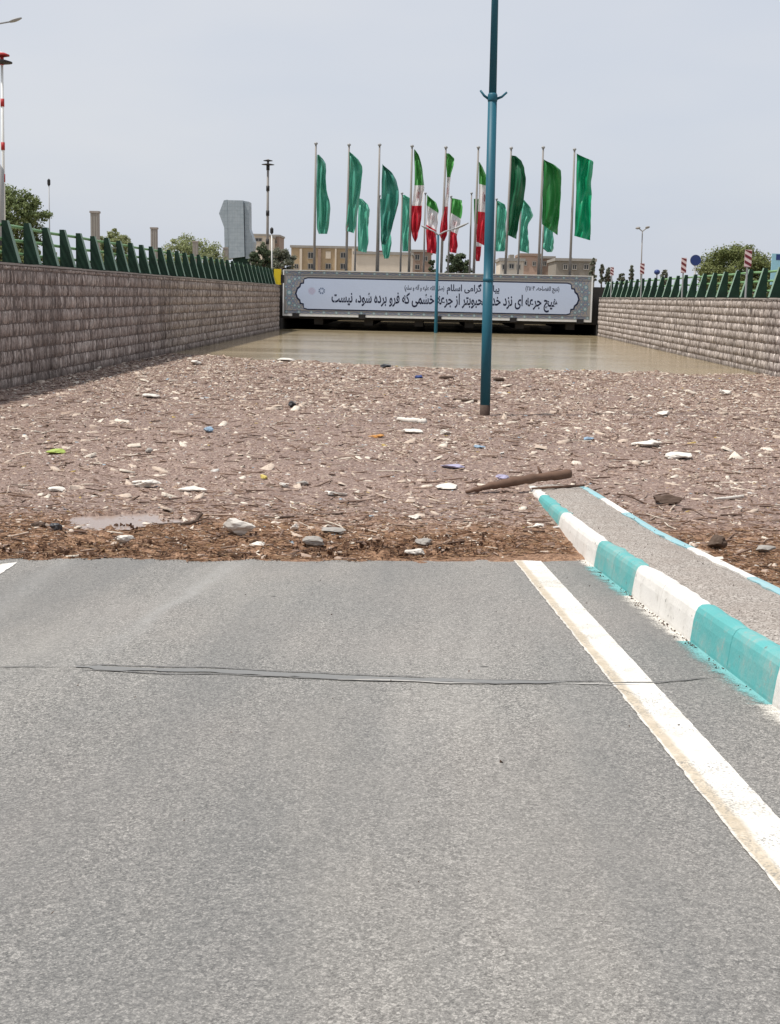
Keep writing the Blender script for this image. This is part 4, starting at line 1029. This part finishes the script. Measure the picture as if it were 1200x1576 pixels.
FRONT = [
 ((486,223),(483,420), 'sea', sym([(238,488,489.5),(244,488,495),(252,488,500),(264,487.5,501),(280,487,499.5),(292,487,501),(306,487,505.5),(322,487,507.5),(340,487,505.5),(352,487.5,504),(360,490,503)])),
 ((537,225),(532,420), 'sea', [(233,537,234,538.5),(236,536.5,238,544),(244,536,246,551),(254,535.5,256,556),(270,535,270,555),(292,534.5,292,553.5),(315,534,315,551),(332,533,334,548),(348,531.5,350,545.5),(355,531.5,359,543)]),
 ((584,225),(579.5,420), 'seadark', [(252,588,254,589),(257,588,264,600),(266,587.5,276,608),(280,587,292,611.6),(304,587,312,611),(325,586.5,328,608),(345,586.5,345,603.5),(358,586,360,599.5),(370,586,372,594),(376,587,377,592)]),
 ((634,227),(629,420), 'iran', sym([(230,637,638),(238,637,643.5),(250,637.5,647),(262,638,649.5),(280,638,651.5),(292,637,651.5),(308,635,650),(322,632.5,647.5),(338,632,646.5),(352,632.5,644.5),(364,634.5,642),(372,638,640)])),
 ((686,229),(678,420), 'iran', sym([(236,685,690),(244,686,699),(254,686.5,698),(268,687.5,693.5),(282,687.5,691),(300,686,690),(318,683,689),(332,680,688),(350,677,687.5),(362,676.5,686.5),(371,680,683.5)])),
 ((736,229),(728.5,420), 'iran', [(249,737,250,738),(258,737,262,745),(272,737,276,750),(292,737,296,753),(316,736,318,753),(338,735,340,752),(358,733,360,750),(372,733,380,748.5)]),
 ((786.5,230),(776.5,425), 'forest', [(239,787,240,793),(242,786.5,247,801),(256,786,258,805.5),(275,785,275,807.5),(297,783.5,297,805),(318,782,318,802),(338,781,340,797.5),(352,780,356,794.5),(361,779.5,368,793)]),
 ((835.8,229),(828,428), 'leaf', [(245,837,247,839),(247,836.5,253,851),(256,836,262,861),(276,836,278,861.5),(300,835,302,860.5),(320,834.5,330,858.5),(335,834,350,856.5),(345,834,362,855.5)]),
 ((884,232),(876.5,430), 'emerald', [(236,887.5,238,890),(238,887.5,248,911),(252,887,262,909.5),(272,886.5,280,907.5),(290,886.5,300,909),(310,886,318,908),(330,885,340,907),(350,884.5,358,906.5),(363,883.5,370,906)])]
BACK = [
 ((548.5,303),(545.5,422), 'mint', [(305,552,306,556),(310,552,314,564.5),(318,551.5,322,567.5),(334,551,336,566),(352,550.5,352,565),(370,550.5,372,565),(386,551,389,563.5)]),
 ((584,303),(581.5,422), 'mint', sym([(306,585,591),(318,585,597),(340,585.5,599),(360,586,600),(374,586.5,602),(386,588,600),(398,591,597)])),
 ((618.5,299),(616,422), 'mint', sym([(300,619,622),(306,619,631),(330,619,632.5),(360,618.5,632),(387,619,631.5)])),
 ((654.5,299),(651.5,422), 'iran', [(299,657,301,658),(304,657,312,669.5),(312,656.5,324,673.5),(324,656.5,336,672.5),(340,656,350,672),(356,655.5,364,670),(372,656,380,670.5),(388,656.5,391,669)]),
 ((694,304),(688,422), 'iran', [(304,693,308,708),(314,693,318,711),(326,693,336,708.5),(342,692.5,350,706),(360,692,364,702.5),(374,691.5,378,704),(388,692,390,702)]),
 ((725.5,299),(722.5,424), 'iran', sym([(306,729,737),(320,729,741),(345,729.5,742),(365,729.5,741),(380,729.5,740),(392,730,739.5),(402,732.5,737.5)])),
 ((764,308),(760,425), 'mint', sym([(309,764.5,767),(315,764.5,777),(325,764,779),(345,763.5,777),(365,763,776.5),(378,762.5,776),(387,763,775.5)])),
 ((801.5,307),(796.5,426), 'mint', [(307,803,308,806),(312,803,320,815),(320,802.5,332,818.7),(338,801.5,344,812),(354,800.5,362,812.5),(372,800,376,813),(386,800,390,813)]),
 ((838,308),(832,428), 'mint', sym([(308,838,846),(330,837,850),(350,835,850.5),(362,834,849.5),(374,834,851),(382,834.5,850),(388,842,849)]))]
COLW = {'sea': 'sea-green', 'seadark': 'dark sea-green', 'forest': 'darkest forest-green', 'leaf': 'leaf-green', 'emerald': 'bright emerald', 'mint': 'pale sea-green', 'iran': 'green-white-red'}
FM = {}
for k, c in GREENS.items(): FM[k] = m_flag('flag_cloth_' + k, [c])
FBANDS = {3: (.40, .60), 4: (.33, .60), 5: (.36, .63)}; BBANDS = {3: (.33, .62), 4: (.34, .62), 5: (.33, .66)}
def flag_row(rows, Y, bands, where, group, tall, r0):
    for i, (tp, bt, col, rw) in enumerate(rows):
        top, bot = at_y(*tp, Y), at_y(*bt, Y); bot[2] = 1.56; 
        k = 0 if i < 3 else (1 if i < 6 else 2)
        lab = '%s %s from left %s, with %s flag' % (ORD[i], tall, where, COLW[col])
        o = thing('flagpole', lab, 'flagpole', tuple(bot), group)
        m = MB(); m.tube([bot, bot * .5 + top * .5, top], [r0, r0 * .85, r0 * .6], 10); m.build('pole', MAT['dull_pole'], o, smooth=True)
        m = MB(); m.tube([top + np.array((0,0,dz)) for dz in (0, .03, .09, .14, .17)], [r0*.5, r0*1.1, r0*1.3, r0*.9, .01], 10); m.build('finial', MAT['steel'], o, smooth=True)
        if col == 'iran':
            mt = m_flag('tricolour_cloth', (IG, IW, IR), bands[i])
        else: mt = FM[col]
        fl, Vg = flag_mesh(rw, Y + .02, o, mt, .19 if Y < 90 else .22, 60 + i + int(Y), R.uniform(.8, 1.4))
        if col == 'iran': emblem(Vg, (bands[i][0] + bands[i][1]) / 2, o, fl)
flag_row(FRONT, YB + .9, FBANDS, 'of nine along the near bridge edge', 'tall flagpoles along the front of the bridge', 'tall flagpole', .085)
flag_row(BACK, YB2 - .9, BBANDS, 'of nine beyond the bridge', 'flagpoles on the far side of the bridge', 'distant flagpole', .085)

# ------------------------------------------------------------------ street lamps and masts
def lamp_head(pos, d, ln, mat, parent, r=.09):
    """flat cobra-head lantern reaching from pos along d"""
    d = nrm(d); sd = nrm(np.cross(d, (0, 0, 1))); up = np.cross(sd, d); m = MB(); n = 12; vs = []; k = 7
    for i in range(k):
        t = i / (k - 1); wd = r * (.45 + 1.1 * math.sin(math.pi * min(1, .15 + t * .8))); hh = wd * .42
        for j in range(n):
            a = 2*math.pi*j/n; vs.append(np.array(pos) + d * ln * t + sd * math.cos(a) * wd + up * math.sin(a) * hh)
    fs = [(i*n+j, i*n+(j+1) % n, (i+1)*n+(j+1) % n, (i+1)*n+j) for i in range(k-1) for j in range(n)] + [tuple(range(n)), tuple(range((k-1)*n, k*n))]
    m.add(vs, fs); return m.build('lamp_head', mat, parent, smooth=True)
PB_ = at_z(746, 641, 0); YP = float(PB_[1])
pt = at_y(761.5, 0, YP); ax = (pt - PB_) / (pt[2] - PB_[2])            # the post leans a little
def pa(z): return PB_ + ax * z
lp = thing('street_lamp', 'tall teal lamp post nearest the camera, standing in the debris with two short angled brackets', 'street lamp', tuple(pa(road_z(PB_[0], YP))))
r0 = 7.8 * YP / F; r1 = 5.7 * YP / F; zb = float(at_y(757, 152, YP)[2])
m = MB(); m.tube([pa(.20), pa(1.3), pa(2.3), pa(2.301), pa(2.8), pa(zb - .05)], [r0, r0*.99, r0*.97, r0*.94, r0 * .93, r0 * .86], 24); m.build('lower_pole', MAT['pole_teal'], lp, smooth=True)
m = MB(); m.tube([pa(road_z(PB_[0], YP)), pa(0), pa(.2)], [r0 * 1.0, r0 * 1.0, r0*1.0], 24); m.build('pole_foot', MAT['rust'], lp, smooth=True)
m = MB(); m.tube([pa(2.27), pa(2.29), pa(2.32), pa(2.34)], [r0 * .97, r0 * 1.05, r0 * 1.05, r0 * .95], 24); m.build('collar', MAT['pole_teal'], lp, smooth=True)
m = MB(); m.tube([pa(zb - .05), pa(zb - .02), pa(zb + .06), pa(zb + .09)], [r0 * .87, r0 * .95, r0 * .93, r1 * 1.02], 24); m.build('collar', MAT['pole_teal'], lp, smooth=True)
m = MB(); m.tube([pa(zb + .06), pa(9.2)], [r1 * 1.0, r1 * .72], 24); m.build('upper_pole', MAT['pole_teal'], lp, smooth=True)
for s, (u, v) in ((-1, (739, 139)), (1, (780, 142))):
    e = at_y(u, v, YP); b = pa(zb + .0) + np.array((s * r0 * .8, 0, .0)); mid = b * .5 + e * .5 + np.array((0, 0, -.02))
    m = MB(); m.tube([b, mid, e], [.022, .02, .017], 10); m.build('bracket', MAT['pole_teal'], lp, smooth=True)
top = pa(9.2)
for s in (-1, 1):
    e = top + np.array((s * 1.3, 0, .5)); m = MB(); m.tube([top, top + np.array((s*.5, 0, .28)), e], [.04, .035, .03], 10); a = m.build('lamp_arm', MAT['pole_teal'], lp, smooth=True)
    lamp_head(e, (s, 0, .15), .6, MAT['steel'], lp)
# second lamp of the row, just before the bridge
Y2 = YB - 1.2; b2, t2 = at_y(670.5, 511, Y2), at_y(674, 362, Y2); b2[2] = road_z(b2[0], Y2)
l2 = thing('street_lamp', 'slim teal twin-arm street lamp standing in the water in front of the banner', 'street lamp', tuple(b2))
m = MB(); m.tube([b2, b2*.5+t2*.5, t2], [.10, .095, .07], 14); m.build('pole', MAT['pole_teal'], l2, smooth=True)
for (u, v, u2, v2) in ((659,352,648,347), (700,352,721,343)):
    e = at_y(u, v, Y2); e2 = at_y(u2, v2, Y2); m = MB(); m.tube([t2, t2*.6+e*.4+np.array((0,0,.06)), e], [.045, .04, .035], 8); m.build('lamp_arm', MAT['steel'], l2, smooth=True)
    lamp_head(e, e2 - e, float(np.linalg.norm(e2 - e)), MAT['steel'], l2, .11)
# lamp whose arm reaches in at the top left
Y3 = 40; e = at_y(15, 33.5, Y3); e2 = at_y(33, 27.5, Y3); t3 = at_y(-45, 47, Y3); b3 = t3.copy(); b3[2] = ZL - .1
l3 = thing('street_lamp', 'grey street lamp at the top left, only its arm and lantern reaching into the picture', 'street lamp', tuple(b3))
m = MB(); m.tube([b3, t3 + np.array((0,0,-.4)), t3], [.1, .07, .06], 14); m.build('pole', MAT['steel'], l3, smooth=True)
m = MB(); m.tube([t3, t3 * .5 + e * .5 + np.array((0,0,.03)), e], [.03, .026, .022], 10); m.build('lamp_arm', MAT['steel'], l3, smooth=True)
lamp_head(e, e2 - e, float(np.linalg.norm(e2 - e)), MAT['steel'], l3, .07)
def ground_z(x): return ZL - .1 if x < 0 else ZR - .1
def mast(u_top, v_top, u_bot, Y, rad, discs, bands, label, dr, red, name='mast'):
    t = at_y(u_top, v_top, Y); b = at_y(u_bot, 430, Y); b[2] = ground_z(b[0])
    o = thing(name, label, 'mast', tuple(b)); ax = (t - b)
    m = MB(); m.tube([b, b + ax * .5, t], [rad, rad * .85, rad * .7], 12); m.build('pole', MAT['white_paint'] if red else MAT['dull_pole'], o, smooth=True)
    for (v0, v1) in bands:
        f0, f1 = [(at_y(u_top, v, Y)[2] - b[2]) / ax[2] for v in (v1, v0)]
        m = MB(); m.tube([b + ax * f0, b + ax * f1], [rad * 1.08] * 2, 12); m.build('painted_band', MAT['red_paint'] if red else MAT['black'], o, smooth=True)
    for (v, k) in discs:
        c = b + ax * ((at_y(u_top, v, Y)[2] - b[2]) / ax[2]); m = MB(); n = 18
        m.tube([c + np.array((0,0,dz)) for dz in (-.11, -.05, 0, .07)], [dr * .25 * k, dr * k, dr * k, dr * .45 * k], n); m.build('floodlight_ring', MAT['black'] if not (red and v == discs[0][0]) else MAT['red_paint'], o)
    return o
mast(2.5, 80, 7, 60, .075, [(84, .85), (95, 1.15)], [(152, 164), (219, 231), (268, 280), (84, 100)], 'red and white banded mast with ring platforms at the left edge', .38, True)
mast(412.3, 245, 411, 150, .17, [(247, .8), (253, 1.1)], [(286, 294), (324, 332), (253, 262), (368, 376)], 'tall thin dark-banded floodlight mast right of the grey clad tower', .62, False)
# curved-top grey post at the far left
b, t = at_y(2, 430, 55), at_y(3, 262, 55); b[2] = ZL - .1
o = thing('lamp_post', 'thick grey post with bent top at the left edge, below the banded mast', 'post', tuple(b))
m = MB(); m.tube([b, t, t + np.array((-.10, 0, .18)), t + np.array((-.4, 0, .3))], [.11, .08, .06, .05], 12); m.build('pole', MAT['steel'], o, smooth=True)
m = MB(); m.box((b[0]-.14, b[1]-.12, ZL+1.1), (b[0]+.16, b[1]+.12, ZL+1.5)); m.build('control_box', MAT['black'], o)
# thin post with a small lantern
def small_lamp(u, v, ub, Y, label, hw, hh, col='dull_pole', twin=False, mat2='black'):
    t = at_y(u, v, Y); b = at_y(ub, 430, Y); b[2] = ground_z(b[0]); o = thing('lamp_post', label, 'lamp post', tuple(b)); k = Y / F
    m = MB(); m.tube([b, t], [1.2 * k, .8 * k], 10); m.build('pole', MAT[col], o, smooth=True)
    if twin:
        for s in (-1, 1):
            m = MB(); m.tube([t, t + np.array((s * hw * .5, 0, hh * .5)), t + np.array((s * hw, 0, hh))], [.05, .05, .05], 8); m.build('lamp_arm', MAT['steel'], o)
            lamp_head(t + np.array((s * hw * .7, 0, hh)), (s, -.4, .25 * s), hw * .9, MAT['dull_pole'], o, .17)
    else:
        m = MB(); m.tube([t + np.array((0,0,z)) for z in (0, hh*.2, hh*.8, hh)], [hw*.5, hw, hw, hw*.3], 10); m.build('lantern', MAT[mat2], o)
    return o
small_lamp(75, 286, 77, 90, 'very thin pale lamp post against the sky behind the left fence', .10, .45, 'steel')
small_lamp(418, 360, 418.5, 82, 'short pale lamp post with dark lantern beside the yellow bollard', .10, .38, 'white_paint')
small_lamp(988.5, 356, 986.5, 120, 'distant lamp post with twin heads standing behind the right fence', .38, .3, 'dull_pole', True)

# concrete pillars behind the left fence
for i, (u, vt, wpx, Y, lab) in enumerate(((146, 325, 12.5, 70, 'tallest square grey concrete pillar behind the left fence, nearest of its row'), (237, 350, 10, 88, 'second square grey concrete pillar behind the left fence'),
                             (300.5, 371, 8, 110, 'third smaller concrete pillar half hidden by the pale round tree'), (347, 381, 7, 128, 'lowest concrete pillar at the foot of the grey tower'))):
    t = at_y(u, vt, Y); k = wpx * Y / F / 2; zb_ = ZL - .1
    o = thing('pillar', lab, 'pillar', (t[0], Y, zb_), 'concrete pillars behind the left fence')
    m = MB(); m.box((t[0]-k*.92, Y-k*.9, zb_), (t[0]+k*.92, Y+k*.9, t[2]-.10)); m.build('shaft', MAT['pillar'], o)
    m = MB(); m.box((t[0]-k*1.1, Y-k*1.1, t[2]-.10), (t[0]+k*1.1, Y+k*1.1, t[2])); m.build('cap', MAT['pillar'], o)
    m = MB()
    for s in (-.62, 0, .62): m.box((t[0]+k*s-k*.16, Y-k*.99, zb_+.1), (t[0]+k*s+k*.16, Y-k*.9-.002, t[2]-.103))
    m.build('fluting', MAT['concrete'], o)

# yellow bollard at the end of the left wall
c = at_y(427, 437, YB - 1.9); kx = 5 * YB / F
o = thing('bollard', 'yellow painted concrete block at the end of the left wall beside the banner', 'bollard', (c[0], c[1], ZL))
m = MB(); m.box((c[0]-kx, c[1]-.2, ZL + .004), (c[0]+kx, c[1]+.2, float(at_y(427, 414, YB-1.9)[2]))); m.build('body', MAT['yellow'], o)
m = MB(); m.box((c[0]+kx+.003, c[1]-.15, ZL + .1), (c[0]+kx+.16, c[1]+.2, ZL + .55)); m.build('striped_side', MAT['black'], o)

# hazard boards on the right fence
for i, (u, v0, v1, wpx, Y, lab) in enumerate(((1152, 384, 411, 10.5, 41.4, 'nearest and largest red and white striped hazard board above the right fence'), (1052.5, 396.5, 420, 8, 52.4, 'second red and white striped hazard board, left of the blue round sign'),
        (988.5, 405, 422, 6.5, 63.2, 'third red and white striped hazard board, below the distant twin lamp'), (942, 411, 424, 5, 72, 'farthest and smallest striped hazard board near the banner'))):
    a = at_y(u, v1, Y); b = at_y(u, v0, Y); hw = wpx * Y / F / 2; yb_ = Y + .12; xx = float(a[0])
    o = thing('hazard_board', lab, 'hazard board', (xx, yb_, ZR), 'striped hazard boards along the right fence')
    m = MB(); m.tube([(xx, yb_ + .06, ZR + .004), (xx, yb_ + .06, b[2])], .03, 8); m.build('post', MAT['steel'], o)
    H = b[2] - a[2]; m = MB(); m.box((xx-hw, yb_, a[2]), (xx+hw, yb_+.025, b[2])); m.build('board', MAT['hazard_white'], o)
    m = MB(); n = 3
    for k in range(-1, 4):
        z0_ = a[2] + H * (k * .36 + .02); bw_ = H * .17; sl_ = H * .22
        pts = [(xx-hw, z0_+sl_), (xx+hw, z0_), (xx+hw, z0_+bw_), (xx-hw, z0_+bw_+sl_)]
        zc = lambda p: (p[0], min(max(p[1], a[2]+.002), b[2]-.002))
        pts = [zc(p) for p in pts]
        if abs(pts[0][1]-pts[3][1]) + abs(pts[1][1]-pts[2][1]) < .02: continue
        m.poly([(p[0], yb_-.004, p[1]) for p in pts], (0, .003, 0))
    m.build('stripes', MAT['maroon'], o)
# round blue sign
Y = 66; c = at_y(1070.5, 400.5, Y); rr_ = 7.8 * Y / F
o = thing('road_sign', 'round dark blue road sign behind the right fence, left of the round tree', 'road sign', (c[0], Y, ground_z(1)))
m = MB(); m.tube([(c[0], Y+.06, ground_z(1)), (c[0], Y+.06, c[2]+rr_*.6)], .035, 8); m.build('post', MAT['white_paint'], o)
m = MB(); m.tube([(c[0], Y+.02, c[2]), (c[0], Y-.01, c[2])], [rr_, rr_], 32); m.build('disc', MAT['sign_blue'], o)
m = MB(); m.tube([(c[0], Y+.03, c[2]), (c[0], Y+.021, c[2])], [rr_*1.06]*2, 32); m.build('rim', MAT['steel'], o)
c = at_y(1078, 388, 67); b = c.copy(); b[2] = ground_z(1)
# small dark dome lamp between the boards
c = at_y(1011, 419, 75); o = thing('lamp_post', 'low post with dark round lantern behind the right fence, right of the third hazard board', 'lamp post', (c[0], 75, ground_z(1)))
m = MB(); m.tube([(c[0], 75, ground_z(1)), (c[0], 75, c[2])], .04, 8); m.build('pole', MAT['steel'], o)
m = MB(); m.tube([(c[0], 75, c[2]-.13), (c[0], 75, c[2]-.05), (c[0], 75, c[2]+.08), (c[0], 75, c[2]+.14)], [.06, .16, .15, .05], 12); m.build('lantern', MAT['sign_blue'], o, smooth=True)
# pale blue board at the right edge
Y = 52; a = at_y(1187, 413, Y); b = at_y(1232, 391, Y)
o = thing('billboard', 'pale blue billboard at the right edge behind the spiked fence', 'billboard', (a[0], Y, ground_z(1)))
m = MB(); m.box((a[0], Y, a[2] - .6), (b[0], Y+.08, b[2])); m.build('panel', MAT['sky_blue'], o)
m = MB(); c1, c2 = at_y(1194, 400, Y), at_y(1232, 392, Y); m.box((c1[0], Y-.006, c1[2]), (c2[0], Y-.002, c2[2])); m.build('dark_patch', MAT['sign_blue'], o)
for x in (a[0] + .2, b[0] - .2): m = MB(); m.tube([(x, Y+.14, ground_z(1)), (x, Y+.14, b[2])], .05, 8); m.build('leg', MAT['steel'], o)

# ------------------------------------------------------------------ clad tower and buildings
Y = 150; k = Y / F
def tx(u, v): return at_y(u, v, Y)
o = thing('tower', 'grey panel-clad angular tower with a pointed left side and flared foot', 'tower', (float(tx(365, 400)[0]), Y, ZL - .1))
def slab(pts, d0, d1, mat, nm):
    m = MB(); m.poly([tuple(tx(u, v) + np.array((0, d0, 0))) for u, v in pts], (0, d1 - d0, 0)); return m.build(nm, MAT[mat], o)
slab([(350,308),(374,308.5),(376,395),(352,398)][::-1], 0, 3.0, 'tower', 'main_shaft')
slab([(343.5,308),(349,307),(351,399),(345,399),(344,350),(336,328)][::-1], .35, 2.6, 'tower', 'left_wing')
slab([(375,309),(382,310),(382.5,352),(390,372),(387,398),(377,398)][::-1], .35, 2.6, 'tower', 'right_wing')
slab([(357,395),(385,395),(386,416),(357,416)][::-1], .5, 2.5, 'green_dark', 'base')
slab([(344.5,380),(350.5,380),(352,416),(344,416)][::-1], .2, .34, 'concrete', 'buttress'); slab([(384,388),(389,388),(390,416),(384,416)][::-1], .2, .34, 'concrete', 'buttress')
def building(u0, u1, vt, Y, label, mat, dep, wins, name='building', extras=(), roof=None, sill=True):
    a, b = at_y(u0, vt, Y), at_y(u1, vt, Y); zt = (a[2] + b[2]) / 2; gz = 1.9
    o = thing(name, label, 'building', ((a[0]+b[0])/2, Y, gz)); kk = Y / F
    m = MB(); m.box((a[0], Y, gz), (b[0], Y + dep, zt)); m.build('wall', MAT[mat], o)
    m = MB(); m.box((a[0]-.15, Y-.18, zt+.003), (b[0]+.15, Y+dep+.15, zt+.30)); m.build('roof', MAT[roof or 'concrete'], o)
    for (u, v, wp, hp) in wins:
        c = at_y(u, v, Y); w_, h_ = wp * kk / 2, hp * kk / 2
        m = MB()
        for (x0_, z0_, x1_, z1_) in ((c[0]-w_-.08, c[2]-h_-.10, c[0]+w_+.08, c[2]-h_), (c[0]-w_-.08, c[2]+h_, c[0]+w_+.08, c[2]+h_+.08), (c[0]-w_-.08, c[2]-h_, c[0]-w_, c[2]+h_), (c[0]+w_, c[2]-h_, c[0]+w_+.08, c[2]+h_), (c[0]-.03, c[2]-h_, c[0]+.03, c[2]+h_)):
            m.box((x0_, Y-.10, z0_), (x1_, Y-.004, z1_))
        wo = m.build('window', MAT['concrete'], o)
        m = MB(); m.box((c[0]-w_, Y-.03, c[2]-h_), (c[0]+w_, Y-.006, c[2]+h_)); m.build('pane', MAT['glass'], wo)
    for (nm, x0u, x1u, v0, v1, mt, d0, d1) in extras:
        p, q = at_y(x0u, v1, Y), at_y(x1u, v0, Y); m = MB(); m.box((p[0], Y + d0, p[2]), (q[0], Y + d1, q[2])); m.build(nm, MAT[mt], o)
    return o
building(448, 552, 382, 175, 'long tan brick building with dark windows behind the left half of the banner', 'brick_tan', 14,
    [(478, 393, 7, 8), (478, 410, 7, 7), (505, 410, 7, 7), (528, 393, 7, 7), (528, 410, 7, 7), (456, 410, 5, 6)],
    extras=(('pier', 461, 465, 383, 419, 'cream', -.35, -.003), ('pier', 489, 494, 383, 419, 'brick_brown', -.35, -.003), ('pier', 515, 518, 383, 419, 'cream', -.35, -.003), ('pier', 541, 545, 383, 419, 'cream', -.35, -.003), ('shutter', 501, 509, 387, 398, 'cream', -.1, -.003)))
building(545, 634, 392, 150, 'plain cream walled building right of the tan brick one', 'cream', 10, [], extras=(('roof_shed', 556, 572, 386, 391, 'brick_brown', 2, 5), ('roof_shed', 577, 598, 384, 390.5, 'maroon', 4, 8), ('roof_shed', 600, 611, 387, 391, 'grey_render', 2, 5)))
building(634, 664, 388, 185, 'dark brown brick building glimpsed behind the flags, right of the cream one', 'brick_brown', 12, [(642, 396, 6, 7), (655, 398, 5, 6), (642, 411, 6, 6)])
building(770, 806, 402, 140, 'low whitish building with dark windows right of the teal lamp post', 'cream', 9, [(776, 411, 5, 6), (787, 410, 6, 6), (798, 411, 4, 5)], extras=(('roof_shed', 786, 793, 391, 401, 'grey_render', 2, 5),))
building(802, 831, 394, 165, 'pinkish building with small window and reddish parapet right of the teal lamp post', 'pink_render', 10, [(807, 405, 5, 5), (822, 406, 4, 5)], roof='brick_brown')
building(831, 853, 398, 170, 'brown flat-roofed building between pinkish and grey ones', 'brick_brown', 10, [(838, 406, 4, 5), (847, 406, 4, 5)])
building(856, 916, 402, 150, 'low grey-brown building behind the right end of the banner', 'grey_render', 10, [(870, 411, 5, 6), (884, 411, 5, 6), (902, 411, 6, 6)], extras=(('gable', 858, 874, 399, 401.4, 'cream', 1, 4), ('chimney', 879, 882, 396, 401.4, 'black', 1, 1.6)))
building(389, 412, 363, 215, 'cream building with a dark roof opening behind the trees left of the mast', 'cream', 10, [(398, 369, 9, 4)])
building(419, 429, 364, 225, 'narrow reddish brick stair tower behind the trees right of the mast', 'brick_brown', 8, [(424, 372, 3, 4)])

# ------------------------------------------------------------------ trees and shrubs
def tree(name, u, v_top, u0, u1, v_low, Y, leaf, label, cat='tree', clumps=70, per=95, ls=.16, seed=1, tall=False, group=None):
    rr = np.random.default_rng(seed); kk = Y / F
    c = at_y(u, (v_top + v_low) / 2, Y); rx = (u1 - u0) / 2 * kk; rz_ = (v_low - v_top) / 2 * kk; ry = rx * .9
    gz = ground_z(c[0]); o = thing(name, label, cat, (c[0], Y, gz), group)
    base = np.array((c[0], Y, gz)); ctr = np.array((c[0], Y, c[2]))
    # trunk and limbs
    m = MB(); fork = base + (ctr - base) * .55; tr = max(.07, rx * .055)
    m.tube([base, base * .5 + fork * .5 + rr.normal(0, .04, 3), fork], [tr * 1.3, tr, tr * .8], 10)
    cl = []
    for i in range(clumps):
        d = rr.normal(0, 1, 3); d /= np.linalg.norm(d); q = rr.uniform(.35, 1.0) ** .6
        lob = 1 + .28 * (float(fbm(d[0]*2 + seed*3.1, d[2]*2 + d[1]*1.7, seed)) - .47) * 2
        p = ctr + d * np.array((rx, ry, rz_)) * q * lob * .88
        if tall: p[0] = ctr[0] + (p[0] - ctr[0]) * (1.15 - .9 * max(0, (p[2] - ctr[2]) / rz_ * .5 + .5))
        if p[2] < gz + .15: p[2] = gz + rr.uniform(.15, .5)
        cl.append(p)
    for i in range(0, clumps, max(1, clumps // 11)):
        e = cl[i]; mid = fork * .45 + e * .55 + np.array((0, 0, .12 * rz_)); m.tube([fork, mid, e], [tr * .55, tr * .35, tr * .12], 6)
    m.build('trunk', MAT['bark'], o, smooth=True)
    cl = np.array(cl); cr_ = rr.uniform(.10, .26, clumps) * min(rx, rz_ * 1.2)
    n = clumps * per; ci = np.repeat(np.arange(clumps), per)
    d = rr.normal(0, 1, (n, 3)); d /= np.linalg.norm(d, axis=1)[:, None]
    P = cl[ci] + d * (cr_[ci] * rr.uniform(.2, 1.15, n) ** .7)[:, None] * np.array((1.1, 1.1, .8))
    nn = d * .6 + rr.normal(0, .7, (n, 3)) + np.array((0, 0, .5)); nn /= np.linalg.norm(nn, axis=1)[:, None]
    a = np.cross(nn, rr.normal(0, 1, (n, 3))); a /= np.linalg.norm(a, axis=1)[:, None]; b = np.cross(nn, a)
    s = ls * rr.uniform(.55, 1.3, n)[:, None]
    V = np.stack((P - a * s * .5, P + b * s * .28 + nn * s * .05, P + a * s * .5, P - b * s * .28 + nn * s * .05), 1).reshape(-1, 3)
    V[:, 2] = np.maximum(V[:, 2], gz + .02)
    tone = np.clip(rr.uniform(.15, .85, clumps)[ci] * .6 + rr.uniform(0, .5, n), 0, 1)
    np_mesh('crown', V, [4] * n, np.arange(4 * n), MAT[leaf], o, attr=tone)
    return o
tree('tree', 24, 279, -34, 70, 415, 68, 'leaf_mid', 'bushy mid-green tree at the left edge behind the spiked fence', seed=11, clumps=150, ls=.15)
tree('tree', 174, 347, 143, 203, 425, 92, 'leaf_pale', 'small pale green tree behind the tallest concrete pillar', seed=12, clumps=90, ls=.15)
tree('tree', 292, 363, 232, 352, 440, 115, 'leaf_pale', 'wide pale yellow-green tree left of the grey clad tower', seed=13, clumps=150, ls=.18)
tree('tree', 402, 370, 383, 423, 440, 118, 'leaf_dark', 'dark green tree between the grey tower and the mast', seed=14, clumps=100, ls=.18)
tree('tree', 433, 378, 412, 456, 440, 125, 'leaf_grey', 'grey-green tree just left of the banner end', seed=15, clumps=100, ls=.18)
tree('tree', 703, 387, 680, 728, 445, 150, 'leaf_dark', 'dark green round tree behind the middle of the banner', seed=16, clumps=60, ls=.32)
tree('tree', 664, 392, 656, 676, 450, 160, 'leaf_dark', 'small dark tree behind the tricolour flags, left of the round one', seed=17, clumps=30, ls=.3)
tree('tree', 1133, 373, 1066, 1196, 476, 88, 'leaf_olive', 'wide round olive-green tree behind the right fence', seed=18, clumps=210, per=110, ls=.17)
tree('tree', 1215, 385, 1180, 1250, 490, 84, 'leaf_olive', 'olive-green tree cut off by the right edge behind the billboard', seed=19, clumps=50, ls=.24)
tree('cypress', 912, 386, 905, 920, 452, 128, 'leaf_grey', 'slim grey-green cypress behind the right end of the banner', seed=20, clumps=40, ls=.22, tall=True)
SHR = ((926, 402, 6, 'tallest thin grey-green shrub right of the banner'), (936, 408, 7, 'thin shrub left of the farthest hazard board'), (956, 410, 7, 'low thin shrub right of the farthest hazard board'), (971, 406, 5, 'slender shrub left of the third hazard board'), (1022, 414, 8, 'low shrub between third and second hazard boards'))
for i, (u, v, hw, lab) in enumerate(SHR):
    tree('shrub', u, v, u - hw, u + hw, 440, 95, 'leaf_grey', lab, 'shrub', 24, 60, .2, 30 + i, True)
tree('hedge', 20, 378, -60, 98, 418, 45, 'leaf_olive', 'low olive hedge just behind the left fence at the left edge', 'hedge', 120, 90, .14, 41)
tree('hedge', 1150, 430, 1085, 1230, 466, 62, 'leaf_olive', 'low olive hedge behind the right fence under the round tree', 'hedge', 110, 90, .14, 42)
